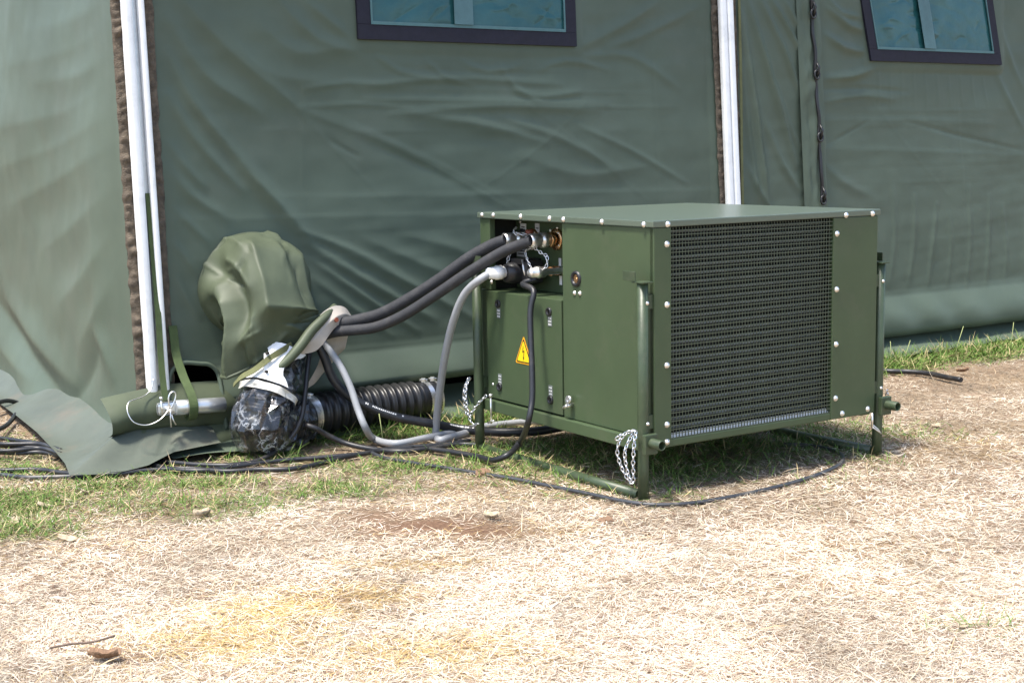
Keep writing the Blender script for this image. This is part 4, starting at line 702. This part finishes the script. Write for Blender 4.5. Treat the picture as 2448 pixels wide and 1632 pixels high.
# leg frames
def leg_frame(x, sgn):
    lf = empty('leg_frame', (0, 0, 0)); lf.parent = BX
    q = MB()
    for y in (.012, .912):
        mb = MB(); mb.tube([(x, y, .0), (x, y, .1), (x, y, .3), (x, y, Zb+.485)], .0165, 18); mb.build('leg', PAINTD, lf)
        part('cap_plate', PAINTD, ((x-.020, y-.024, Zb+.4855), (x+.019, y+.024, Zb+.490)), bev=.001, parent=lf)
        yy = y+.012 if y < .5 else y-.012
        part('stop_plate', PAINTD, ((x+sgn*.020-.002, yy-.004 if y < .5 else yy-.05, Zb+.4905), (x+sgn*.020+.002, yy+.052 if y < .5 else yy+.004, Zb+.518)), bev=.001, parent=lf)
        for zz_ in (.428, .077):
            for dy in (-.034, .034):
                if y < .5 and dy < 0: o_ = bolt((x-sgn*.004, y-.017, Zb+zz_), 'F', .62, lf)
                else: o_ = bolt((-.0003 if sgn < 0 else Wd+.0003, y+dy+(.018 if y < .5 else -.012), Zb+zz_), 'L' if sgn < 0 else 'R', .8, lf)
        part('bracket', PAINTD, ((min(x, 0 if sgn < 0 else Wd), y-.009, Zb+.06), (max(x, 0 if sgn < 0 else Wd), y+.009, Zb+.10)), bev=0, parent=lf); part('bracket', PAINTD, ((min(x, 0 if sgn < 0 else Wd), y-.009, Zb+.41), (max(x, 0 if sgn < 0 else Wd), y+.009, Zb+.45)), bev=0, parent=lf)
    mb = MB(); mb.tube([(x, .03, .016), (x, .3, .013), (x, .6, .010), (x, .9, .008)], .0160, 18); mb.build('ground_bar', PAINTD, lf)
    # carry handle end: hollow tube poking forward through a clamp block
    yh = -.006
    mb = MB(); mb.box((x-.022, yh-.020, Zb-.010), (x+.024, yh-.004, Zb+.050), .003); mb.build('clamp_block', PAINTD, lf)
    mb = MB(); A = [[(x+sgn*.0+.003+rr*math.cos(a), yy, Zb+.024+rr*math.sin(a)) for a in np.linspace(0, 2*math.pi, 21)] for yy, rr in ((yh, .0150), (yh-.063, .0150), (yh-.065, .0140), (yh-.065, .0118), (yh-.063, .0112), (yh-.01, .0112), (yh-.009, .0))]; mb.grid(A); mb.build('handle_tube', PAINTD, lf)
    return lf
lfL = leg_frame(-.031, -1); lfR = leg_frame(Wd+.031, 1)
# security chains with pins
def CH(pts, nm='chain', par=BX): return chain(pts, nm, par)
z_ = Zb
CH([(-.045, .945, z_+.094), (-.062, .955, z_+.06), (-.066, .950, z_+.0), (-.062, .935, z_-.045)])
CH([(-.052, .945, z_+.094), (-.070, .935, z_+.05), (-.072, .925, z_-.01), (-.064, .905, z_-.058), (-.058, .86, z_-.052)])
CH([(-.066, .925, z_-.04), (-.05, .89, z_+.01), (-.034, .855, z_+.045)])
q = MB(); q.tube([(-.03, .838, z_-.052), (-.03, .838, z_+.045)], .0035, 8); q.tube([(-.03, .838, z_+.04), (-.03, .838, z_+.05)], .007, 10); q.tube([(-.032, .855, z_-.052), (-.032, .838, z_-.045), (-.032, .815, z_-.038)], .003, 7); q.build('locking_pin', STEEL, BX)
CH([(-.062, .012, z_+.062), (-.086, .035, z_+.045), (-.098, .048, z_+.0), (-.092, .035, z_-.05), (-.082, .015, z_-.085)])
CH([(-.064, .018, z_+.052), (-.090, .022, z_+.0), (-.088, .018, z_-.045), (-.082, .008, z_-.09)])
CH([(-.062, .006, z_+.060), (-.074, .000, z_+.02), (-.078, .000, z_-.03), (-.078, .004, z_-.09), (-.084, .022, z_-.082)])
CH([(-.086, .045, z_+.048), (-.095, .058, z_+.028)])
q = MB(); q.tube([(Wd-.02, -.012, z_-.05), (Wd-.02, -.012, z_+.0)], .0035, 8); q.tube([(Wd-.02, -.014, z_-.046), (Wd+.0, -.018, z_-.060), (Wd+.018, -.016, z_-.072), (Wd+.01, -.012, z_-.058), (Wd-.02, -.010, z_-.036)], .0024, 6); q.build('locking_pin', STEEL, BX)
CH([(Wd+.062, .0, z_+.066), (Wd+.070, .01, z_+.03), (Wd+.06, .02, z_+.005)])
# connection panel contents: labels, sockets, couplings
def plate(y, z, w_, h_, m=LABEL, x=.1285): return part('label', m, ((x-.0006, y-w_/2, z_+z-h_/2), (x+.0008, y+w_/2, z_+z+h_/2)), bev=0, parent=rb)
plate(.86, .594, .036, .052, WHITEP); plate(.775, .606, .026, .036); plate(.872, .522, .058, .032, LABEL); plate(.642, .440, .014, .030, WHITEP); plate(.645, .500, .014, .026)
q = MB()
for k, (y, z, w_) in enumerate(((.86, .608, .02), (.86, .600, .024), (.775, .607, .016), (.872, .516, .04), (.872, .526, .03))): q.box((.1268, y-w_/2, z_+z-.0016), (.1276, y+w_/2, z_+z+.0016))
q.build('label_print', INK, rb)
for y, z in ((.905, .604), (.88, .625), (.70, .602), (.66, .612)): bolt((.1295, y, z_+z), 'L', .6, rb)
q = MB(); q.tube([(.131, .86, z_+.594), (.118, .86, z_+.594)], .006, 12); q.tube([(.128, .845, z_+.585), (.122, .85, z_+.597), (.122, .862, z_+.600), (.122, .876, z_+.592), (.128, .88, z_+.58)], .0045, 8); q.build('switch', BLACKP, rb)
for y, z in ((.80, .570), (.66, .575)):
    q = MB(); A = [[(x_, y+rr*math.cos(a), z_+z+rr*math.sin(a)) for a in np.linspace(0, 2*math.pi, 25)] for x_, rr in ((.130, .036), (.122, .036), (.120, .034), (.119, .022))]; q.grid(A, flip=True); fl2 = q.build('flange', BRASS, rb)
    for a in (.7, 2.3, 3.9, 5.5): bolt((.1205, y+.028*math.cos(a), z_+z+.028*math.sin(a)), 'L', .5, fl2)
q = MB(); q.tube([(.13, .655, z_+.472), (.112, .655, z_+.472)], .018, 6); q.tube([(.112, .655, z_+.472), (.095, .652, z_+.472)], .015, 14); q.build('brass_fitting', BRASS, rb)
chain([(.05, .80, z_+.548), (.03, .805, z_+.51), (.026, .805, z_+.47), (.022, .80, z_+.438)], 'cap_chain', BX, wire=.0018, wid=.0045)
chain([(.04, .66, z_+.552), (.03, .70, z_+.54), (.028, .69, z_+.515), (.03, .66, z_+.48), (.03, .63, z_+.478)], 'cap_chain', BX, wire=.0014, wid=.0034, link_l=.013)
chain([(.04, .665, z_+.552), (.045, .63, z_+.535), (.048, .605, z_+.525), (.045, .60, z_+.50), (.035, .612, z_+.475)], 'cap_chain', BX, wire=.0018, wid=.0045)
chain([(.06, .80, z_+.612), (.04, .785, z_+.604), (.03, .76, z_+.595), (.045, .73, z_+.592), (.07, .72, z_+.585)], 'cap_chain', BX, wire=.0018, wid=.0045)
q = MB(); q.tube([(.075, .742, z_+.585), (.075, .742, z_+.606)], .014, 14); q.build('dust_cap', REDCAP, BX)

# ------------------------------------------------------------------ hoses and cables
def lathe_x(prof, y, z, name, m, parent, n=22):        # turned about the box's x direction, in box space
    q = MB(); A = [[(x_, y+rr*math.cos(a), z+rr*math.sin(a)) for a in np.linspace(0, 2*math.pi, n+1)] for x_, rr in prof]; q.grid(A); o = q.build(name, m, parent); return o
CB, SB = math.cos(.5796), math.sin(.5796)
def b2w(p): return (.4087+p[0]*CB-p[1]*SB, 3.9608+p[0]*SB+p[1]*CB, p[2])
def to_world(o, root):       # a child modelled in box space, hung under a root that has only a world location
    for v in o.data.vertices: v.co = Vector(b2w(v.co))-Vector(root.location)
def hose(name, pts, r, m, label, cat, group=None, n=12, step=.01, wob=0.):
    P = spline(pts, step); rt = empty(name, tuple(map(float, P[0][:2]))+(0.,)); off_ = Vector(rt.location)
    q = MB(); q.tube([tuple(Vector(p)-off_) for p in P], r, n); q.build('tube', m, rt); tag(rt, label, cat, group); return rt, P
def cable(name, pts, r, m, label, cat, group=None, n=9, step=.012):
    P = spline(pts, step); q = MB(); q.tube(P, r, n); o = q.build(name, m, None); tag(o, label, cat, group); return o, P
hA, PA_ = hose('insulated_hose', CABLES['hoseA'], .0205, RUBBER, 'upper thick black insulated hose arching from the canvas sleeve to the unit', 'hose', 'pair of insulated hoses')
hB, PB_ = hose('insulated_hose', CABLES['hoseB'], .0185, RUBBER, 'lower thick black insulated hose arching just below its twin', 'hose', 'pair of insulated hoses')
zA, zB = z_+.572, z_+.575
for rt, y, z, x0 in ((hA, .80, zA, .012), (hB, .66, zB, .022)):
    o = lathe_x([(x0-.004, .019), (x0, .0235), (x0+.028, .0235), (x0+.030, .020), (x0+.040, .020), (x0+.041, .026), (x0+.062, .026), (x0+.064, .020), (x0+.072, .020)], y, z, 'coupling', STEEL, rt); to_world(o, rt)
    o = lathe_x([(x0+.072, .020), (x0+.073, .027), (x0+.088, .027), (x0+.090, .021), (.119, .021)], y, z, 'coupling_nut', BRASS if y < .7 else STEEL, rt, n=6); to_world(o, rt)
gA, PG = hose('grey_conduit', CABLES['greyA'], .0135, GREYC, 'pale grey conduit bowing down from the white gland to the ground', 'conduit', 'grey conduits')
o = lathe_x([(-.062, .010), (-.060, .0185), (-.030, .0215), (-.029, .024), (-.006, .024), (-.004, .020), (.004, .020)], .795, z_+.465, 'gland', WHITEP, gA, n=8); to_world(o, gA)
o = lathe_x([(.002, .016), (.003, .030), (.03, .036), (.085, .040), (.087, .047), (.100, .047), (.101, .042), (.1295, .042)], .785, z_+.462, 'plug', BLACKP, gA); to_world(o, gA)
q = MB(); q.box((.035, .735, z_+.492), (.115, .80, z_+.510), .004); q.box((.035, .700, z_+.43), (.10, .735, z_+.505), .006); o = q.build('plug_lid', BLACKP, gA); to_world(o, gA)
q = MB(); q.tube([(.034, .728, z_+.508), (.034, .718, z_+.47), (.05, .716, z_+.42)], .0035, 7); o = q.build('lid_lever', STEEL, gA); to_world(o, gA)
cable('grey_conduit', CABLES['greyB'], .0125, GREYC, 'grey conduit dropping from the sleeve mouth and snaking along the grass', 'conduit', 'grey conduits')
rH, PR = hose('rubber_hose', CABLES['rubber'], .0165, CABLE, 'black rubber cable with white print running from the sleeve to the unit', 'cable')
# white print along the rubber cable: rows of small marks on the camera-facing upper side
q = MB(); PRa = np.array(PR); Lr = np.concatenate([[0], np.cumsum(np.linalg.norm(np.diff(PRa, axis=0), axis=1))]); offr = np.array(rH.location)
for a0, a1 in ((.27, .40), (.56, .66)):
    d = a0*Lr[-1]
    while d < a1*Lr[-1]:
        wl = random.choice((.004, .005, .006, .003))
        if random.random() < .82:
            c = [np.array([np.interp(d+e_, Lr, PRa[:, k]) for k in range(3)]) for e_ in (0, wl)]; t = Vector(c[1]-c[0]).normalized(); nrm = Vector((.1, -.75, .66)); nrm = (nrm-t*nrm.dot(t)).normalized(); sd_ = t.cross(nrm)
            hh = random.choice((.0028, .0034)); P4 = []
            for cc, e_ in ((c[0], -1), (c[1], -1), (c[1], 1), (c[0], 1)): P4.append(tuple(Vector(cc-offr)+nrm*.01695+sd_*(hh*e_)))
            q.poly(P4)
        d += wl+.0025
q.build('printed_marks', PRINT, rH)
cC, PC = hose('control_cable', CABLES['control'], .0098, CABLE, 'black control cable hanging down the side of the unit in front of its door', 'cable')
o = lathe_x([(-.012, .0), (-.012, .012), (-.006, .016), (.012, .0175), (.014, .020), (.028, .020), (.030, .0175), (.048, .0175), (.050, .011), (.128, .011)], .62, z_+.474, 'connector', STEEL, cC); to_world(o, cC)
cable('thin_cable', CABLES['thin'], .0085, CABLE, 'thin black cable curving round the wrapped elbow to the left', 'cable', 'black cables on the ground')
cable('thin_cable', CABLES['ductcable'], .0095, CABLE, 'short black cable leaving the left end of the corrugated duct', 'cable', 'black cables on the ground')
cable('ground_cable', CABLES['floorA'], .0085, CABLE, 'long black cable half buried in green grass in front of the flap', 'cable', 'black cables on the ground')
cable('ground_cable', CABLES['floorB'], .0075, CABLEG, 'dusty grey cable end in the grass at the left picture edge', 'cable', 'black cables on the ground')
cable('ground_cable', CABLES['floorC'], .0085, CABLE, 'black cable passing under the wrapped elbow towards the unit', 'cable', 'black cables on the ground')
cable('loop_cable', CABLES['loop'], .0065, CABLEG, 'thin dusty cable looping round the near leg of the unit', 'cable', 'black cables on the ground')
ord_ = ('topmost', 'second', 'third', 'fourth', 'lowest')
for i in range(5): cable('bundled_cable', CABLES['bundle%d' % i], .008, CABLE, ord_[i]+' black cable of the bundle beside the ground flap', 'cable', 'bundle of cables by the flap')
cable('bundled_cable', CABLES['coil_left'], .009, CABLE, 'short loop of black cable at the left edge above the bundle', 'cable', 'bundle of cables by the flap')
cable('black_pipe', CABLES['pipe'], .0115, CABLE, 'short black pipe lying in green grass right of the unit', 'pipe')

# ------------------------------------------------------------------ litter
def leaf(xy, size, m, name, label, cat, rz, curl=.5, group=None, lift=.008):
    size *= .6
    q = MB(); A = []
    for i in range(9):
        v = i/8; wv = size*.42*math.sin(math.pi*(.06+.9*v))**.8*(1+.15*math.sin(v*19+rz)); row = []
        for j in range(7): u = (j/6-.5)*2; row.append((u*wv, (v-.5)*size*1.5, curl*size*(u*u*.5)+curl*size*.6*(v-.4)**2+.05*size*math.sin(u*5+v*8+rz)))
        A.append(row)
    q.grid(A); o = q.build(name, m, None, origin=(0, 0, 0)); o.location = (xy[0], xy[1], float(gz(np.array(xy[0]), np.array(xy[1])))+lift); o.rotation_euler = (random.uniform(-.3, .3), random.uniform(-.3, .3), rz); sm = o.modifiers.new('thick', 'SOLIDIFY'); sm.thickness = .0012
    return tag(o, label, cat, group)
lg = 'dry leaves scattered on the ground'
leaf(SPOTS['a'], .045, LEAF, 'dry_leaf', 'pale dry leaf at the left edge among green grass', 'leaf', .3, group=lg)
leaf(SPOTS['b'], .05, LEAF, 'dry_leaf', 'flat pale leaf in green grass below the flap', 'leaf', 1.7, group=lg)
leaf(SPOTS['c'], .035, LEAF, 'dry_leaf', 'small white leaf just below the flap corner', 'leaf', .9, group=lg)
leaf(SPOTS['d'], .055, LEAF, 'dry_leaf', 'wide cream leaf on the edge of the green grass', 'leaf', 1.5, group=lg)
leaf(SPOTS['e'], .055, LEAF, 'dry_leaf', 'curled cream leaf on straw below the wrapped elbow', 'leaf', 2.3, .9, group=lg)
leaf(SPOTS['f'], .05, LEAF, 'dry_leaf', 'folded pale leaf on the bare brown earth patch', 'leaf', 1.2, .8, group=lg)
leaf(SPOTS['g'], .08, LEAFB, 'dry_leaf', 'large curled brown leaf near the bottom left corner', 'leaf', 1.3, .55, group=lg, lift=.014)
leaf(SPOTS['j'], .06, LEAFB, 'dry_leaf', 'reddish brown leaf at the end of the black pipe', 'leaf', 1.0, .7, group=lg, lift=.02)
leaf(SPOTS['k'], .045, LEAF, 'dry_leaf', 'whitish leaf right of the far leg of the unit', 'leaf', 1.9, .6, group=lg)
leaf(SPOTS['m'], .045, LEAF, 'dry_leaf', 'crumpled cream leaf beside the tip of the ground flap', 'leaf', 2.6, .8, group=lg, lift=.02)
leaf(SPOTS['q'], .03, LEAF, 'dry_leaf', 'small pale leaf near the bottom right corner', 'leaf', 2.2, .6, group=lg)
def clod(xy, r, m, name, label, cat, seed):
    bm = bmesh.new(); bmesh.ops.create_icosphere(bm, subdivisions=3, radius=r); n = mknoise(seed, 70, 3)
    for v in bm.verts: v.co *= 1+.28*float(n(np.array(v.co.x+v.co.z*.7), np.array(v.co.y-v.co.z*.4))); v.co.z *= .6
    me = bpy.data.meshes.new(name); bm.to_mesh(me); bm.free(); o = link(name, me, m); o.location = (xy[0], xy[1], float(gz(np.array(xy[0]), np.array(xy[1])))+r*.3); return tag(o, label, cat)
clod(SPOTS['h'], .022, LEAFB, 'pine_cone', 'small brown cone on straw in front of the near leg', 'cone', 91)
clod(SPOTS['i'], .026, LEAFB, 'earth_clod', 'reddish brown clod lying against the looping cable', 'clod', 92)
P = [(SPOTS['tw0'][0], SPOTS['tw0'][1], .012), (-.93, 2.79, .016), (-.895, 2.803, .014), (SPOTS['tw1'][0], SPOTS['tw1'][1], .018)]
cable('twig', P, .0025, TWIG, 'thin dark twig on straw at the bottom left', 'twig', n=6)

# ------------------------------------------------------------------ grass: straw lying flat, green tufts near the tent
def scatter(n, y0, y1, side, power):
    u = RNG.random(n); y = 1/(1/y0+(1/y1-1/y0)*u) if power else y0+(y1-y0)*u
    hw = .385*y+side; x = (RNG.random(n)*2-1)*hw+.0; return x, y
def inside_tent(x, y, d): q = (x-TENT_O[0])*WDIR[0]+(y-TENT_O[1])*WDIR[1]; p = (x-TENT_O[0])*WIN[0]+(y-TENT_O[1])*WIN[1]; return (p > -d) & (q > -.12-d)
def on_flap(x, y):
    poly = [p[:2] for p in fr]+[p[:2] for p in bk[::-1]]; c = np.zeros(x.shape, bool); j = len(poly)-1
    for i in range(len(poly)):
        xi, yi = poly[i]; xj, yj = poly[j]; k = ((yi > y) != (yj > y)); c ^= k & (x < (xj-xi)*(y-yi)/(yj-yi+1e-12)+xi); j = i
    return c
cn = mknoise(101, 1.7, 3); dn_ = mknoise(102, 6, 3)
mn_ = mknoise(103, 11, 4, gain=.7)
def blades(name, x, y, ln, wd_, elev, az, col, curve, label, segs=3):
    n = len(x); z0 = gz(x, y)+RNG.random(n)*.006; nv = 2*segs+1
    dx, dy = np.cos(az), np.sin(az); ce, se = np.cos(elev), np.sin(elev); px, py = -dy, dx
    k = np.linspace(0, 1, segs+1); V = np.zeros((n, nv, 3)); bend = curve
    for i, t in enumerate(k):
        L = ln*t; cx = x+dx*L*ce+px*bend*t*t*ln; cy_ = y+dy*L*ce+py*bend*t*t*ln; cz = np.maximum(z0+L*se-(t*t)*ln*np.maximum(se, 0)*.45*np.abs(bend)*2, .0005+gz(x, y)*.5)
        w_ = wd_*(.75 if i == 0 else 1.-.25*t)
        if i < segs:
            tw = RNG.normal(0, .5, n); V[:, 2*i] = np.stack([cx-px*w_*.5, cy_-py*w_*.5, cz-w_*.3*tw], 1); V[:, 2*i+1] = np.stack([cx+px*w_*.5, cy_+py*w_*.5, cz+w_*.3*tw], 1)
        else: V[:, 2*segs] = np.stack([cx, cy_, cz], 1)
    base = (np.arange(n)*nv)[:, None]; nq = segs-1; Q = np.concatenate([base+np.array([2*q, 2*q+1, 2*q+3, 2*q+2]) for q in range(nq)], 0); Tt = base+np.array([2*segs-2, 2*segs-1, 2*segs])
    me = bpy.data.meshes.new(name); me.vertices.add(n*nv); me.vertices.foreach_set('co', V.reshape(-1, 3).astype(np.float32).ravel())
    li = np.concatenate([Q.ravel(), Tt.ravel()]).astype(np.int32); me.loops.add(len(li)); me.loops.foreach_set('vertex_index', li)
    ls = np.concatenate([np.arange(nq*n)*4, 4*nq*n+np.arange(n)*3]).astype(np.int32); me.polygons.add((nq+1)*n); me.polygons.foreach_set('loop_start', ls); me.update(calc_edges=True)
    c4 = np.repeat(np.concatenate([col, np.ones((n, 1))], 1), nv, axis=0).astype(np.float32); ca = me.color_attributes.new('Col', 'FLOAT_COLOR', 'POINT'); ca.data.foreach_set('color', c4.ravel())
    o = link(name, me, BLADES); tag(o, label, None, kind='stuff'); return o
NS = 430000
x, y = scatter(NS, 2.2, 8.3, .55, True)
soil = np.clip(blob(x, y, SOIL), 0, 1); grn = np.clip(blob(x, y, GREEN), 0, 1); och = np.clip(blob(x, y, OCHRE)+.18*cn(x, y), 0, 1)
wallp = -((x-TENT_O[0])*WIN[0]+(y-TENT_O[1])*WIN[1]); nearw = np.exp(-(np.maximum(wallp-.15, 0)/.28)**2)*((x-TENT_O[0])*WDIR[0]+(y-TENT_O[1])*WDIR[1] > -.1)
keep = ~inside_tent(x, y, .12) & ~on_flap(x, y) & (RNG.random(NS) > 1.05*soil) & (RNG.random(NS) > .78*np.maximum(grn, nearw))
x, y, soil, grn, och, nearw = [a[keep] for a in (x, y, soil, grn, och, nearw)]; n = len(x)
t = RNG.random(n)[:, None]; pale = np.array([.70, .64, .54]); tan = np.array([.49, .39, .27]); brn = np.array([.18, .115, .08]); ylw = np.array([.44, .31, .125])
col = pale*(1-t)+tan*t; dk_ = (RNG.random(n) < .24+.25*soil+.2*grn+.08*np.clip((y-3.9)/.6, 0, 1))[:, None]; col = np.where(dk_, brn*(.7+.8*t), col); oo = (RNG.random(n) < och*.8)[:, None]; col = np.where(oo, ylw*(.75+.5*t), col)
mot = np.clip(.17*mn_(x, y*.7)+.14*cn(x*1.6+4, y*1.3)+.04, -.42, .3); mot = mot+.20*np.clip(1-np.abs(y-3.25)/.7, 0, 1)-.15*np.clip((y-3.9)/.8, 0, 1)+.10*dn_(x*2.2, y*2.2)*np.clip((y-3.8)/.6, 0, 1); col *= (1+mot)[:, None]*np.array([1, .985, .96])**np.clip(-mot*6, 0, 3)[:, None]  # mottling; glare of the middle band and dimmer far end painted into straw colour
az = RNG.vonmises(.35, .75, n)+1.1*cn(x+7, y)+np.pi*(RNG.random(n) < .5)
blades('straw', x, y, RNG.uniform(.014, .050, n), RNG.uniform(.0007, .0017, n)*np.clip(y/3.4, .85, 1.5), np.abs(RNG.normal(0, .17, n)), az, col, RNG.normal(0, .22, n), 'bleached dry straw covering the ground', segs=2)
# a few taller pale stalks
NS2 = 3500; x, y = scatter(NS2, 2.2, 7.8, .5, True); keep = ~inside_tent(x, y, .12) & ~on_flap(x, y); x, y = x[keep], y[keep]; n = len(x)
t = RNG.random(n)[:, None]; col = np.array([.68, .58, .43])*(1-t)+np.array([.42, .30, .17])*t
blades('dry_stalks', x, y, RNG.uniform(.04, .10, n), RNG.uniform(.0014, .0026, n), np.abs(RNG.normal(.12, .28, n)), RNG.random(n)*6.28, col, RNG.normal(0, .3, n), 'loose pale dry stalks lying on the straw')
# green grass
NG = 900000; x = RNG.uniform(-2.6, 4.2, NG); y = RNG.uniform(2.4, 8.0, NG)
grn = np.clip(blob(x, y, GREEN), 0, 1); wallp = -((x-TENT_O[0])*WIN[0]+(y-TENT_O[1])*WIN[1]); al = (x-TENT_O[0])*WDIR[0]+(y-TENT_O[1])*WDIR[1]
nearw = np.exp(-(np.maximum(wallp-.17, 0)/.22)**2)*(al > .3); grn = np.maximum(grn, nearw); grn = np.clip(grn+(.22*cn(x*2, y*2)+.2*dn_(x, y))*np.clip(grn*3-.15, 0, 1)-.05, 0, 1)
keep = (RNG.random(NG) < grn**1.3) & ~inside_tent(x, y, .125) & ~on_flap(x, y) & (np.abs(x) < .42*y+.7); x, y, nearw = x[keep], y[keep], nearw[keep]; n = len(x)
t = RNG.random(n)[:, None]; col = np.array([.060, .135, .022])*(1-t)+np.array([.15, .215, .05])*t; dr_ = (RNG.random(n) < .22)[:, None]; col = np.where(dr_, np.array([.40, .32, .17])*(.7+.6*t), col)
ub = ((x-.4087)*CB+(y-3.9608)*SB > -.1) & ((x-.4087)*CB+(y-3.9608)*SB < 1.0) & (-(x-.4087)*SB+(y-3.9608)*CB > -.05) & (-(x-.4087)*SB+(y-3.9608)*CB < 1.)
blades('grass', x, y, RNG.uniform(.025, .065, n)*(1+.9*nearw), RNG.uniform(.0014, .0026, n)*np.clip(y/3.8, .9, 1.5), np.abs(RNG.normal(.35, .38, n)), RNG.random(n)*6.28, col, RNG.normal(0, .35, n), 'short green grass near the tent')
# tall single stalks by the wall on the right and one by the duct
for (x_, y_, h_, lx, ly, k) in ((-.46, 4.80, .115, -.012, 0, 0), (2.08, 6.46, .17, .045, .01, 1), (1.82, 6.38, .12, .03, 0, 2), (2.42, 6.66, .16, .01, 0, 3), (1.62, 6.30, .10, -.025, 0, 4), (1.76, 6.36, .12, -.008, 0, 5)):
    q = MB(); q.tube(spline([(x_, y_, 0), (x_+lx*.4, y_+ly*.4, h_*.5), (x_+lx, y_+ly, h_)], .02), 0, 5, rad=None) if False else q.tube([(x_, y_, 0), (x_+lx*.4, y_+ly*.4, h_*.5), (x_+lx, y_+ly, h_)], .0017, 5)
    o = q.build('grass_stalk', mat('pale_green_stalk', (.30, .34, .14), .7, var=.1), None)
    tag(o, ('pale green stalk in front of the corrugated duct', 'tallest slanting stalk before the tent wall right of the unit', 'short slanting stalk before the tent wall near the far leg', 'upright stalk before the tent wall nearest the right picture edge', 'short stalk leaning left, closest to the far leg of the unit', 'upright thin stalk before the tent wall near the far leg')[k], 'stalk', None if k == 0 else 'stalks by the tent wall')
